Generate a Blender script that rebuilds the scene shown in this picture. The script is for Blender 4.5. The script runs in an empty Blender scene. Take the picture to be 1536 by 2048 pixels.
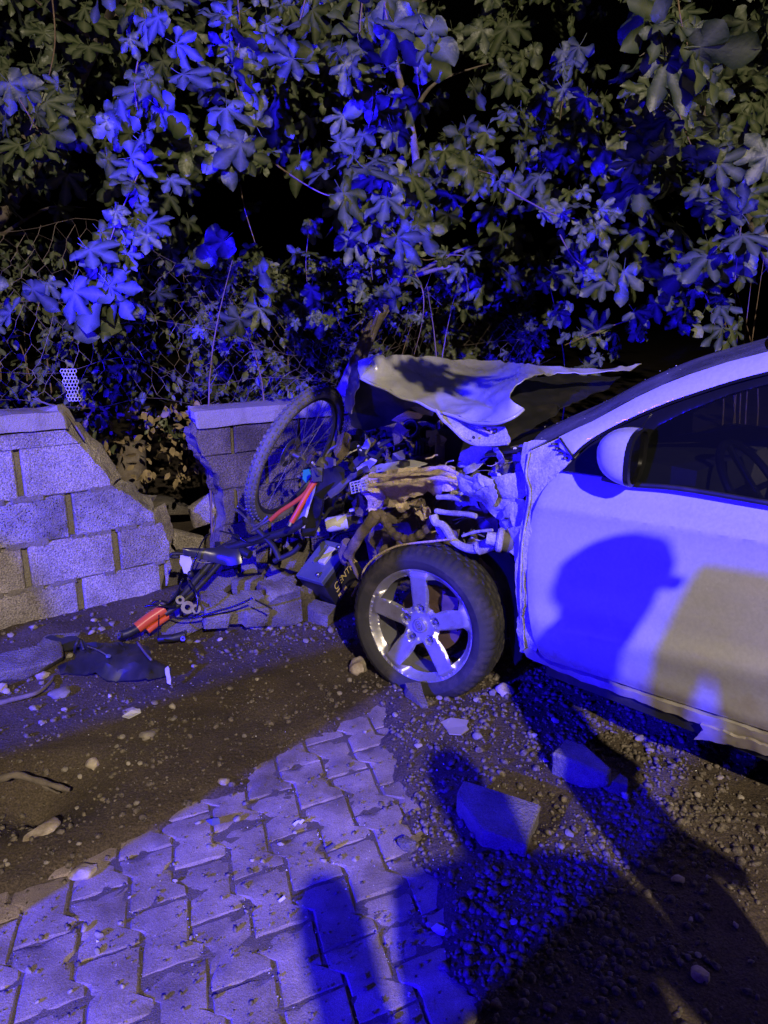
import bpy, bmesh, math, random
import numpy as np
from mathutils import Vector, Matrix, noise, geometry

SC = bpy.context.scene
COL = SC.collection
R_ = math.radians

# ------------------------------------------------------------------ camera
CAM_Z = 1.5
FOC = 1479.0                       # focal length in pixels of the 1536 x 2048 photograph (26 mm equivalent)
PITCH = R_(15.0)
cam_data = bpy.data.cameras.new('camera')
cam = bpy.data.objects.new('camera', cam_data)
COL.objects.link(cam)
cam.location = (0, 0, CAM_Z)
cam.rotation_euler = (R_(90) - PITCH, 0, 0)
cam_data.sensor_fit = 'VERTICAL'
cam_data.sensor_height = 36.0
cam_data.lens = FOC / 2048 * 36.0
cam_data.clip_start = 0.02
cam_data.clip_end = 2000
SC.camera = cam

# ------------------------------------------------------------------ night sky
world = bpy.data.worlds.new('World')
SC.world = world
world.use_nodes = True
wn = world.node_tree
sky = wn.nodes.new('ShaderNodeTexSky')
sky.sky_type = 'NISHITA'
sky.sun_disc = False
sky.sun_elevation = R_(-4)
sky.sun_rotation = R_(200)
wn.links.new(sky.outputs[0], wn.nodes['Background'].inputs[0])
wn.nodes['Background'].inputs[1].default_value = 0.012

# ------------------------------------------------------------------ the two lamps the place has, and added blue fill
LAMP_WARM = Vector((2.2, -6.3, 5.7))      # street lamp behind the photographer's right shoulder
LAMP_BLUE = Vector((-4.66, -3.2, 2.45))   # blue beacon of an emergency vehicle, behind to the left

def lamp(name, loc, power, colour, radius):
    d = bpy.data.lights.new(name, 'POINT')
    d.energy = power
    d.color = colour
    d.shadow_soft_size = radius
    o = bpy.data.objects.new(name, d)
    COL.objects.link(o)
    o.location = loc
    return o
lamp('street_lamp_light', LAMP_WARM, 3400, (1.0, 0.84, 0.63), 0.06)
lamp('blue_beacon_and_fill', LAMP_BLUE + Vector((0.75, -0.55, 0.0)), 280, (0.03, 0.02, 1.0), 0.10)  # weak second blue lamp, added as fill to soften shadow edges

def beam(name, loc, target, power, colour, angle, blend):
    d = bpy.data.lights.new(name, 'SPOT')
    d.energy = power; d.color = colour; d.spot_size = R_(angle); d.spot_blend = blend; d.shadow_soft_size = 0.055
    o = bpy.data.objects.new(name, d)
    COL.objects.link(o)
    o.location = loc
    o.rotation_euler = (Vector(target) - Vector(loc)).to_track_quat('-Z', 'Y').to_euler()
beam('blue_beacon_and_fill', LAMP_BLUE, LAMP_BLUE + Vector((0.602 * math.cos(R_(24)), 0.799 * math.cos(R_(24)), -math.sin(R_(24)))), 9200, (0.008, 0.002, 1.0), 49, 0.35)
FILL_BEAMS = [((290, 170, 3.1), 8, 42000), ((285, 330, 3.1), 6, 38000), ((470, 100, 3.2), 6, 34000), ((205, 560, 2.85), 5.5, 30000), ((300, 480, 2.9), 4.5, 26000), ((745, 350, 3.2), 6.5, 40000), ((735, 150, 3.1), 5, 26000), ((850, 60, 2.8), 5, 26000), ((600, 670, 4.4), 9, 20000), ((1110, 370, 3.5), 4, 20000), ((1480, 500, 3.4), 7, 20000), ((1350, 80, 2.9), 4, 9000), ((20, 640, 3.2), 4, 26000), ((1230, 700, 4.2), 7, 14000), ((430, 290, 3.15), 4, 24000), ((1180, 440, 3.2), 2.5, 20000), ((90, 230, 3.6), 4, 14000), ((1110, 220, 3.7), 4, 12000), ((728, 690, 4.55), 3.2, 24000)]

SC.view_settings.view_transform = 'Standard'
SC.view_settings.look = 'None'
SC.view_settings.exposure = 0.0
SC.view_settings.gamma = 1.0
SC.view_settings.use_curve_mapping = False
SC.cycles.max_bounces = 6
SC.cycles.transparent_max_bounces = 8
SC.cycles.sample_clamp_indirect = 4.0
SC.cycles.use_denoising = True

# ------------------------------------------------------------------ picture geometry -> places
CP, SP = math.cos(PITCH), math.sin(PITCH)
ORG = Vector((0, 0, CAM_Z))
def ray(px, py):
    dx = (px - 768) / FOC
    dy = (1024 - py) / FOC
    return Vector((dx, CP + dy * SP, -SP + dy * CP))
def P(px, py, t):
    return ORG + ray(px, py) * t
def PZ(px, py, z=0.0):
    d = ray(px, py)
    return ORG + d * ((z - CAM_Z) / d.z)
def PV(px, py, p0, n):
    d = ray(px, py)
    return ORG + d * ((p0 - ORG).dot(n) / d.dot(n))
for (bx_, by_, bt_), ba_, bw_ in FILL_BEAMS:      # added narrow blue spots that brighten chosen leaves, bushes and trunk
    beam('blue_fill_beam', LAMP_BLUE + Vector((0.1, 0.1, 0.25)), P(bx_, by_, bt_), bw_ * 0.38, (0.010, 0.004, 1.0), ba_, 0.8)
def to_px(p):
    q = Vector(p) - ORG
    f = q.y * CP - q.z * SP
    u = q.y * SP + q.z * CP
    return 768 + FOC * q.x / f, 1024 - FOC * u / f, f

# ------------------------------------------------------------------ object helpers
WORLD = {}
def _link(o, parent):
    COL.objects.link(o)
    if parent is not None:
        o.parent = parent
        o.matrix_parent_inverse = WORLD[parent.name].inverted()
def tag(o, label=None, cat=None, group=None, kind=None):
    if label: o['label'] = label
    if cat: o['category'] = cat
    if group: o['group'] = group
    if kind: o['kind'] = kind
    return o
def thing(name, label, cat, loc, group=None):
    o = bpy.data.objects.new(name, None)
    o.empty_display_size = 0.1
    COL.objects.link(o)
    o.location = loc
    WORLD[o.name] = Matrix.Translation(Vector(loc))
    return tag(o, label, cat, group)
def make_mesh(name, verts, faces, mat, smooth=False, mats=None, fmat=None):
    me = bpy.data.meshes.new(name)
    me.from_pydata([tuple(v) for v in verts], [], faces)
    if mats:
        for m in mats: me.materials.append(m)
        if fmat: me.polygons.foreach_set('material_index', fmat)
    elif mat:
        me.materials.append(mat)
    if smooth:
        me.polygons.foreach_set('use_smooth', [True] * len(me.polygons))
    me.update()
    return me
def link_mesh(name, me, parent=None, loc=(0, 0, 0)):
    o = bpy.data.objects.new(name, me)
    o.location = loc
    _link(o, parent)
    WORLD[o.name] = Matrix.Translation(Vector(loc))
    return o
def obj(name, vf, mat, parent=None, smooth=False, autosmooth=None):
    """one mesh object from (verts, faces) in world coordinates; a top-level one gets its origin at its base"""
    verts, faces = vf
    verts = [Vector(v) for v in verts]
    loc = Vector((0, 0, 0))
    if parent is None:
        n = len(verts)
        loc = Vector((sum(v.x for v in verts) / n, sum(v.y for v in verts) / n, min(v.z for v in verts)))
        verts = [v - loc for v in verts]
    me = make_mesh(name, verts, faces, mat, smooth)
    if autosmooth:
        me.set_sharp_from_angle(angle=R_(autosmooth))
    return link_mesh(name, me, parent, loc)
def merge(*parts):
    V, F = [], []
    for v, f in parts:
        k = len(V)
        V += list(v)
        F += [tuple(i + k for i in q) for q in f]
    return V, F

def frame_from(z, x_hint=Vector((0, 0, 1))):
    z = z.normalized()
    x = x_hint - z * x_hint.dot(z)
    if x.length < 1e-4:
        x = Vector((1, 0, 0)) - z * z.x
    x.normalize()
    y = z.cross(x)
    return x, y, z
def mat_from_axes(x, y, z, o):
    return Matrix(((x.x, y.x, z.x, o.x), (x.y, y.y, z.y, o.y), (x.z, y.z, z.z, o.z), (0, 0, 0, 1)))

def smooth_path(pts, n=6):
    """Catmull-Rom through points"""
    pts = [Vector(p) for p in pts]
    out = []
    for i in range(len(pts) - 1):
        p0 = pts[max(i - 1, 0)]; p1 = pts[i]; p2 = pts[i + 1]; p3 = pts[min(i + 2, len(pts) - 1)]
        for k in range(n):
            t = k / n
            out.append(0.5 * ((2 * p1) + (p2 - p0) * t + (2 * p0 - 5 * p1 + 4 * p2 - p3) * t * t + (3 * p1 - p0 - 3 * p2 + p3) * t ** 3))
    out.append(pts[-1])
    return out
def tube(pts, r, sides=8, cap=True, rfun=None):
    pts = [Vector(p) for p in pts]
    V, F = [], []
    n = len(pts)
    x = None
    for i, p in enumerate(pts):
        d = (pts[min(i + 1, n - 1)] - pts[max(i - 1, 0)])
        if d.length < 1e-9: d = Vector((0, 0, 1))
        d.normalize()
        if x is None:
            x, y, _ = frame_from(d)
        else:
            x = x - d * x.dot(d)
            if x.length < 1e-5: x, y, _ = frame_from(d)
            x.normalize()
            y = d.cross(x)
        rr = rfun(i / max(n - 1, 1)) if rfun else (r[i] if isinstance(r, (list, tuple)) else r)
        for k in range(sides):
            a = 2 * math.pi * k / sides
            V.append(p + (x * math.cos(a) + y * math.sin(a)) * rr)
    for i in range(n - 1):
        for k in range(sides):
            a = i * sides + k; b = i * sides + (k + 1) % sides
            F.append((a, b, b + sides, a + sides))
    if cap:
        F.append(tuple(reversed(range(sides))))
        F.append(tuple(range((n - 1) * sides, n * sides)))
    return V, F
def lathe(profile, segs, M, closed=False):
    """profile: (radius, axial) pairs; axis = local z of M"""
    V, F = [], []
    m = len(profile)
    for s in range(segs):
        a = 2 * math.pi * s / segs
        for (r, z) in profile:
            V.append(M @ Vector((r * math.cos(a), r * math.sin(a), z)))
    for s in range(segs):
        s2 = (s + 1) % segs
        for j in range(m if closed else m - 1):
            j2 = (j + 1) % m
            F.append((s * m + j, s2 * m + j, s2 * m + j2, s * m + j2))
    return V, F
def box(c, ax, ay, az, sx, sy, sz):
    """box with half extents sx, sy, sz along unit axes"""
    c = Vector(c)
    V = []
    for i in (-1, 1):
        for j in (-1, 1):
            for k in (-1, 1):
                V.append(c + ax * (sx * i) + ay * (sy * j) + az * (sz * k))
    F = [(0, 1, 3, 2), (4, 6, 7, 5), (0, 4, 5, 1), (2, 3, 7, 6), (0, 2, 6, 4), (1, 5, 7, 3)]
    return V, F
def bevelled(vf, w, segs=1):
    bm = bmesh.new()
    vs = [bm.verts.new(v) for v in vf[0]]
    for f in vf[1]:
        try: bm.faces.new([vs[i] for i in f])
        except ValueError: pass
    bmesh.ops.recalc_face_normals(bm, faces=bm.faces)
    bmesh.ops.bevel(bm, geom=list(bm.edges), offset=w, segments=segs, affect='EDGES', profile=0.6, clamp_overlap=True)
    bm.verts.index_update()
    V = [v.co.copy() for v in bm.verts]
    F = [tuple(v.index for v in f.verts) for f in bm.faces]
    bm.free()
    return V, F
def rough(vf, cuts, amp, scale, seed=0):
    """subdivide a closed shape and roughen it"""
    bm = bmesh.new()
    vs = [bm.verts.new(v) for v in vf[0]]
    for f in vf[1]:
        try: bm.faces.new([vs[i] for i in f])
        except ValueError: pass
    bmesh.ops.recalc_face_normals(bm, faces=bm.faces)
    bmesh.ops.triangulate(bm, faces=[f for f in bm.faces if len(f.verts) > 4])
    if cuts:
        bmesh.ops.subdivide_edges(bm, edges=bm.edges, cuts=cuts, use_grid_fill=True)
    bm.normal_update()
    off = Vector((seed * 3.7, seed * 1.3, seed * 7.1))
    for v in bm.verts:
        k = noise.noise((v.co + off) * scale) + 0.5 * noise.noise((v.co + off) * scale * 2.3)
        v.co = v.co + v.normal * (k * amp)
    bm.verts.index_update()
    V = [v.co.copy() for v in bm.verts]
    F = [tuple(v.index for v in f.verts) for f in bm.faces]
    bm.free()
    return V, F

def inside(p, poly):
    x, y = p
    c = False
    n = len(poly)
    j = n - 1
    for i in range(n):
        xi, yi = poly[i]; xj, yj = poly[j]
        if (yi > y) != (yj > y) and x < (xj - xi) * (y - yi) / (yj - yi) + xi:
            c = not c
        j = i
    return c
def edge_dist(p, poly):
    best = 1e9
    px, py = p
    n = len(poly)
    for i in range(n):
        ax, ay = poly[i]; bx, by = poly[(i + 1) % n]
        dx, dy = bx - ax, by - ay
        L = dx * dx + dy * dy
        t = 0 if L == 0 else max(0, min(1, ((px - ax) * dx + (py - ay) * dy) / L))
        qx, qy = ax + t * dx - px, ay + t * dy - py
        best = min(best, qx * qx + qy * qy)
    return math.sqrt(best)
def resample(poly, step, jag=0.0, rnd=None, closed=True):
    out = []
    n = len(poly)
    for i in range(n if closed else n - 1):
        ax, ay = poly[i]; bx, by = poly[(i + 1) % n]
        L = math.hypot(bx - ax, by - ay)
        k = max(1, int(round(L / step)))
        for j in range(k):
            t = j / k
            x, y = ax + (bx - ax) * t, ay + (by - ay) * t
            if jag and j > 0:
                x += rnd.uniform(-jag, jag); y += rnd.uniform(-jag, jag)
            out.append((x, y))
    if not closed: out.append(poly[-1])
    return out
def sheet(outline, mapf, step, thick=0.003, holes=(), toward=None, jag=0.0, seed=1):
    """a thin shell: the outline is filled with a triangle net in its own 2-D space, each point is placed by mapf, and the shell gets thickness"""
    rnd = random.Random(seed)
    loop = resample(outline, step, jag, rnd)
    loops = [loop] + [resample(h, step) for h in holes]
    xs = [p[0] for p in loop]; ys = [p[1] for p in loop]
    inner = []
    y = min(ys) + step * 0.5
    r = 0
    while y < max(ys):
        x = min(xs) + step * (0.5 if r % 2 else 0.0)
        while x < max(xs):
            q = (x + rnd.uniform(-.12, .12) * step, y + rnd.uniform(-.12, .12) * step)
            if inside(q, loop) and all(edge_dist(q, l) > 0.45 * step for l in loops) and not any(inside(q, h) for h in loops[1:]):
                inner.append(q)
            x += step
        y += step * 0.866
        r += 1
    vs, es = [], []
    for l in loops:
        k = len(vs)
        vs += [Vector(p) for p in l]
        es += [(k + i, k + (i + 1) % len(l)) for i in range(len(l))]
    vs += [Vector(p) for p in inner]
    ov, oe, of, *_ = geometry.delaunay_2d_cdt(vs, es, [], 1, 1e-7)
    tris = []
    for f in of:
        c = (sum(ov[i].x for i in f) / len(f), sum(ov[i].y for i in f) / len(f))
        if inside(c, loop) and not any(inside(c, h) for h in loops[1:]):
            tris.append(tuple(f))
    front = [Vector(mapf(v.x, v.y)) for v in ov]
    nor = [Vector((0, 0, 0)) for _ in front]
    for f in tris:
        a, b, c = front[f[0]], front[f[1]], front[f[2]]
        nn = (b - a).cross(c - a)
        for i in f: nor[i] += nn
    tot = Vector((0, 0, 0))
    for nn in nor: tot += nn
    cen = sum(front, Vector((0, 0, 0))) / max(len(front), 1)
    tw = toward if toward is not None else (ORG - cen)
    if tot.dot(tw) < 0:
        tris = [tuple(reversed(f)) for f in tris]
        nor = [-q for q in nor]
    back = []
    for p, nn in zip(front, nor):
        d = nn.normalized() if nn.length > 1e-12 else Vector((0, 0, 1))
        back.append(p - d * thick)
    n = len(front)
    V = front + back
    F = list(tris) + [tuple(i + n for i in reversed(f)) for f in tris]
    seen = {}
    for f in tris:
        for i in range(len(f)):
            a, b = f[i], f[(i + 1) % len(f)]
            seen[(a, b)] = 1
    for (a, b) in list(seen):
        if (b, a) not in seen:
            F.append((b, a, a + n, b + n))
    return V, F
def tps(ctrl):
    """smooth function through (px, py, value) controls"""
    A = np.array([(c[0] / 500.0, c[1] / 500.0) for c in ctrl]); v = np.array([c[2] for c in ctrl], float)
    n = len(A)
    def U(r2):
        return np.where(r2 < 1e-12, 0, r2 * np.log(np.maximum(r2, 1e-12)))
    if n >= 4:
        K = U(((A[:, None] - A[None]) ** 2).sum(-1)) + np.eye(n) * 1e-4
        Pm = np.hstack([np.ones((n, 1)), A])
        M = np.zeros((n + 3, n + 3)); M[:n, :n] = K; M[:n, n:] = Pm; M[n:, :n] = Pm.T
        w = np.linalg.solve(M, np.concatenate([v, np.zeros(3)]))
        def f(x, y):
            q = np.array([x / 500.0, y / 500.0])
            return float(w[:n] @ U(((A - q) ** 2).sum(-1)) + w[n] + w[n + 1] * q[0] + w[n + 2] * q[1])
    else:
        Pm = np.hstack([np.ones((n, 1)), A])
        w, *_ = np.linalg.lstsq(Pm, v, rcond=None)
        def f(x, y):
            return float(w[0] + w[1] * x / 500.0 + w[2] * y / 500.0)
    return f
def crumple(p, amp, scale, seed=0):
    q = p * scale + Vector((seed * 5.1, seed * 2.7, seed * 9.3))
    v = noise.noise_vector(q)
    a = abs(noise.noise(q * 1.7 + Vector((3, 8, 1))))
    return p + v * amp + v.normalized() * (amp * (0.5 - a)) + noise.noise_vector(q * 3.1) * amp * 0.35
def depth_sheet(outline, ctrl, step, thick=0.002, amp=0.0, scale=8, seed=1, jag=0.0, holes=()):
    f = tps(ctrl)
    def mp(x, y):
        p = P(x, y, f(x, y))
        return crumple(p, amp, scale, seed) if amp else p
    return sheet(outline, mp, step, thick, holes=holes, jag=jag, seed=seed)

# ------------------------------------------------------------------ materials
MATS = {}
def mat(name, base, rough_=0.6, metallic=0.0, spec=0.5, var=0.25, vscale=6.0, bump=0.0, bscale=60.0, bdist=0.01,
        second=None, smix=(0.45, 0.65), sscale=3.0, coat=0.0, fine=0.0, fscale=300.0, rough_var=0.1, obj_var=0.0, trans=0.0,
        low_dirt=None, alpha=1.0, pores=0.0, pscale=90.0):
    m = bpy.data.materials.new(name)
    m.use_nodes = True
    nt = m.node_tree
    N, L = nt.nodes, nt.links
    b = N['Principled BSDF']
    geo = N.new('ShaderNodeNewGeometry')
    def nz(scale, detail=6.0, rough2=0.6):
        t = N.new('ShaderNodeTexNoise')
        t.inputs['Scale'].default_value = scale
        t.inputs['Detail'].default_value = detail
        t.inputs['Roughness'].default_value = rough2
        L.new(geo.outputs['Position'], t.inputs['Vector'])
        return t
    def math_(op, a, bb):
        q = N.new('ShaderNodeMath'); q.operation = op
        for i, s in ((0, a), (1, bb)):
            if isinstance(s, (int, float)): q.inputs[i].default_value = s
            else: L.new(s, q.inputs[i])
        return q.outputs[0]
    def ramp(fac, p0, p1, c0, c1):
        r = N.new('ShaderNodeValToRGB')
        r.color_ramp.elements[0].position = p0; r.color_ramp.elements[1].position = p1
        r.color_ramp.elements[0].color = (*c0, 1); r.color_ramp.elements[1].color = (*c1, 1)
        L.new(fac, r.inputs[0])
        return r.outputs[0]
    def mix(fac, a, bb, mode='MIX'):
        q = N.new('ShaderNodeMix'); q.data_type = 'RGBA'; q.blend_type = mode
        if isinstance(fac, (int, float)): q.inputs[0].default_value = fac
        else: L.new(fac, q.inputs[0])
        for i, s in ((6, a), (7, bb)):
            if isinstance(s, tuple): q.inputs[i].default_value = (*s, 1)
            else: L.new(s, q.inputs[i])
        return q.outputs[2]
    n1 = nz(vscale)
    lo = tuple(c * (1 - var) for c in base); hi = tuple(min(1, c * (1 + var)) for c in base)
    col = ramp(n1.outputs[0], 0.3, 0.7, lo, hi)
    if second:
        n2 = nz(sscale, 8.0, 0.65)
        fac = ramp(n2.outputs[0], smix[0], smix[1], (0, 0, 0), (1, 1, 1))
        col = mix(fac, col, second)
    if fine:
        n3 = nz(fscale, 2.0)
        g = ramp(n3.outputs[0], 0.3, 0.7, (1 - fine,) * 3, (1 + fine,) * 3)
        col = mix(1.0, col, g, 'MULTIPLY')
    if pores:
        vo = N.new('ShaderNodeTexVoronoi'); vo.inputs['Scale'].default_value = pscale
        L.new(geo.outputs['Position'], vo.inputs['Vector'])
        pf = ramp(vo.outputs['Distance'], 0.08, 0.3, (1 - pores,) * 3, (1, 1, 1))
        col = mix(1.0, col, pf, 'MULTIPLY')
    if obj_var:
        oi = N.new('ShaderNodeObjectInfo')
        s = math_('MULTIPLY_ADD', oi.outputs['Random'], 2 * obj_var)
        q = s.node; q.inputs[2].default_value = 1 - obj_var
        cb = N.new('ShaderNodeCombineColor')
        for i in range(3): L.new(s, cb.inputs[i])
        col = mix(1.0, col, cb.outputs[0], 'MULTIPLY')
    if low_dirt:      # dried mud on the bottom of a thing, up to a height in metres
        z1, dc = low_dirt
        sp = N.new('ShaderNodeSeparateXYZ'); L.new(geo.outputs['Position'], sp.inputs[0])
        nd = nz(9.0, 8.0)
        zz = math_('ADD', sp.outputs[2], math_('MULTIPLY', math_('SUBTRACT', nd.outputs[0], 0.5), -0.5))
        fac = ramp(math_('DIVIDE', zz, z1), 0.55, 1.1, (0.8,) * 3, (0, 0, 0))
        col = mix(fac, col, dc)
    L.new(col, b.inputs['Base Color'])
    rv = ramp(n1.outputs[0], 0.3, 0.7, (max(0.03, rough_ - rough_var),) * 3, (min(1, rough_ + rough_var),) * 3)
    L.new(rv, b.inputs['Roughness'])
    b.inputs['Metallic'].default_value = metallic
    b.inputs['Specular IOR Level'].default_value = spec
    b.inputs['Coat Weight'].default_value = coat
    b.inputs['Coat Roughness'].default_value = 0.08
    if trans: b.inputs['Transmission Weight'].default_value = trans
    if bump:
        nb = nz(bscale, 5.0, 0.65)
        h = nb.outputs[0]
        if pores:
            h = math_('ADD', h, math_('MULTIPLY', pf, 0.6))
        bp = N.new('ShaderNodeBump')
        bp.inputs['Strength'].default_value = bump
        bp.inputs['Distance'].default_value = bdist
        L.new(h, bp.inputs['Height'])
        L.new(bp.outputs[0], b.inputs['Normal'])
    MATS[name] = m
    return m

M_dirt = mat('dirt', (0.085, 0.062, 0.038), 0.95, var=0.35, vscale=3.0, bump=0.9, bscale=70, bdist=0.012, second=(0.125, 0.096, 0.064), sscale=1.6, fine=0.5, fscale=160)
M_sand = mat('joint_sand', (0.15, 0.12, 0.095), 0.95, bump=0.8, bscale=220, bdist=0.006, fine=0.5, fscale=400)
M_paver = mat('paver_concrete', (0.34, 0.275, 0.25), 0.85, var=0.3, vscale=7.0, bump=0.5, bscale=150, bdist=0.006, second=(0.16, 0.125, 0.092), smix=(0.46, 0.70), sscale=4.5, fine=0.45, fscale=420, obj_var=0.13)
M_stone = mat('pebble_stone', (0.33, 0.29, 0.235), 0.8, var=0.4, vscale=14, bump=0.4, bscale=160, bdist=0.004, obj_var=0.35, fine=0.2)
M_stone_pale = mat('pale_stone', (0.55, 0.47, 0.36), 0.8, var=0.35, vscale=30, bump=0.6, bscale=110, bdist=0.006, second=(0.33, 0.25, 0.16), sscale=20)
M_block = mat('concrete_block', (0.60, 0.535, 0.47), 0.9, var=0.25, vscale=7, bump=1.0, bscale=110, bdist=0.02, second=(0.36, 0.31, 0.25), smix=(0.45, 0.68), sscale=4.5, fine=0.55, fscale=150, obj_var=0.13, pores=0.35, pscale=60)
M_block_porous = mat('porous_block', (0.66, 0.60, 0.54), 0.92, var=0.3, vscale=9, bump=1.0, bscale=120, bdist=0.03, second=(0.28, 0.25, 0.2), sscale=4, fine=0.4, fscale=260, pores=0.75, pscale=75)
M_mortar = mat('mortar', (0.27, 0.24, 0.19), 0.95, var=0.25, vscale=6, bump=1.0, bscale=90, bdist=0.015, fine=0.3)
M_coping = mat('coping_concrete', (0.46, 0.41, 0.37), 0.88, var=0.2, vscale=5, bump=0.7, bscale=110, bdist=0.01, second=(0.22, 0.19, 0.15), sscale=5, fine=0.3)
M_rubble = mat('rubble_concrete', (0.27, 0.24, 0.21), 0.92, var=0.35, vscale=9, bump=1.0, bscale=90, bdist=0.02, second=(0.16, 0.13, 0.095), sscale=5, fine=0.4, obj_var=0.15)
M_white = mat('white_paint', (0.52, 0.515, 0.50), 0.30, var=0.05, vscale=2.5, spec=0.5, coat=0.5, second=(0.55, 0.52, 0.46), smix=(0.5, 0.8), sscale=4.5, fine=0.07, fscale=90, low_dirt=(0.46, (0.33, 0.28, 0.21)))
M_white_in = mat('white_inner_panel', (0.50, 0.48, 0.44), 0.75, var=0.2, vscale=16, spec=0.3, second=(0.28, 0.24, 0.19), smix=(0.46, 0.7), sscale=13, bump=0.7, bscale=70, bdist=0.012, fine=0.25, fscale=160)
M_tan = mat('mud_caked_metal', (0.80, 0.64, 0.40), 0.85, var=0.25, vscale=14, second=(0.26, 0.20, 0.13), smix=(0.54, 0.72), sscale=14, bump=0.9, bscale=55, bdist=0.015, fine=0.3)
M_brown = mat('muddy_plastic', (0.15, 0.115, 0.08), 0.8, var=0.35, vscale=12, second=(0.27, 0.21, 0.14), smix=(0.5, 0.75), sscale=12, bump=0.7, bscale=60, bdist=0.012, fine=0.3)
M_black = mat('black_plastic', (0.022, 0.022, 0.024), 0.5, var=0.3, spec=0.5, second=(0.07, 0.06, 0.05), smix=(0.52, 0.8), sscale=8, bump=0.25, bscale=200, bdist=0.003)
M_blackgloss = mat('glossy_black_trim', (0.012, 0.012, 0.014), 0.22, var=0.2, spec=0.5, rough_var=0.08)
M_grey = mat('grey_plastic', (0.12, 0.115, 0.11), 0.6, var=0.25, second=(0.2, 0.17, 0.13), sscale=8, bump=0.3)
M_whitepl = mat('white_plastic', (0.66, 0.64, 0.58), 0.45, var=0.08, second=(0.42, 0.37, 0.3), smix=(0.55, 0.8), sscale=14)
M_rubber = mat('tyre_rubber', (0.035, 0.033, 0.031), 0.78, var=0.3, vscale=8, second=(0.12, 0.10, 0.08), smix=(0.5, 0.78), sscale=9, bump=0.3, bscale=160, bdist=0.003, fine=0.2)
M_alloy = mat('alloy', (0.58, 0.57, 0.55), 0.38, metallic=0.75, var=0.08, second=(0.36, 0.31, 0.25), smix=(0.52, 0.8), sscale=16, fine=0.08)
M_steel = mat('bare_steel', (0.42, 0.41, 0.40), 0.35, metallic=0.9, var=0.2, vscale=20)
M_dsteel = mat('dull_metal', (0.2, 0.19, 0.18), 0.55, metallic=0.7, var=0.3, vscale=20, second=(0.16, 0.12, 0.08), sscale=15)
M_rust = mat('rusty_disc', (0.17, 0.11, 0.09), 0.6, metallic=0.5, var=0.3, vscale=20)
M_orange = mat('orange_paint', (0.85, 0.13, 0.03), 0.35, var=0.08, coat=0.4)
M_knob = mat('bicycle_tyre', (0.13, 0.125, 0.12), 0.8, var=0.25, second=(0.24, 0.22, 0.19), smix=(0.46, 0.7), sscale=10, bump=0.3, bscale=150)
M_saddle = mat('saddle_vinyl', (0.03, 0.03, 0.034), 0.3, var=0.2, spec=0.6, second=(0.12, 0.11, 0.1), smix=(0.55, 0.8), sscale=15)
M_bark = mat('bark', (0.17, 0.135, 0.1), 0.9, var=0.35, vscale=20, bump=0.8, bscale=60, bdist=0.01, second=(0.28, 0.24, 0.2), sscale=14)
M_twig = mat('twig', (0.22, 0.15, 0.10), 0.75, var=0.3, vscale=20)
M_drywood = mat('dry_wood', (0.20, 0.165, 0.13), 0.85, var=0.3, vscale=30, bump=0.5, bscale=120)
M_wire = mat('rusty_wire', (0.2, 0.155, 0.13), 0.6, metallic=0.3, var=0.3)
M_yellow = mat('yellow_print', (0.72, 0.56, 0.10), 0.5, var=0.1)
M_batt = mat('battery_case', (0.018, 0.018, 0.02), 0.42, var=0.3, second=(0.06, 0.055, 0.05), smix=(0.5, 0.8), sscale=14, bump=0.15, bscale=120)
M_battlid = mat('battery_lid', (0.10, 0.11, 0.16), 0.45, var=0.2, second=(0.2, 0.19, 0.18), smix=(0.52, 0.8), sscale=18)
M_glass = mat('tinted_glass', (0.006, 0.006, 0.008), 0.06, var=0.05, spec=0.5, rough_var=0.02)
M_cloth = mat('dark_cloth', (0.03, 0.03, 0.04), 0.9, var=0.2)
M_skin = mat('skin', (0.5, 0.32, 0.23), 0.6, var=0.1)
M_interior = mat('car_interior', (0.13, 0.125, 0.115), 0.7, var=0.3, bump=0.2)
M_netplastic = mat('white_netting', (0.7, 0.68, 0.66), 0.5, var=0.1)

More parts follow.
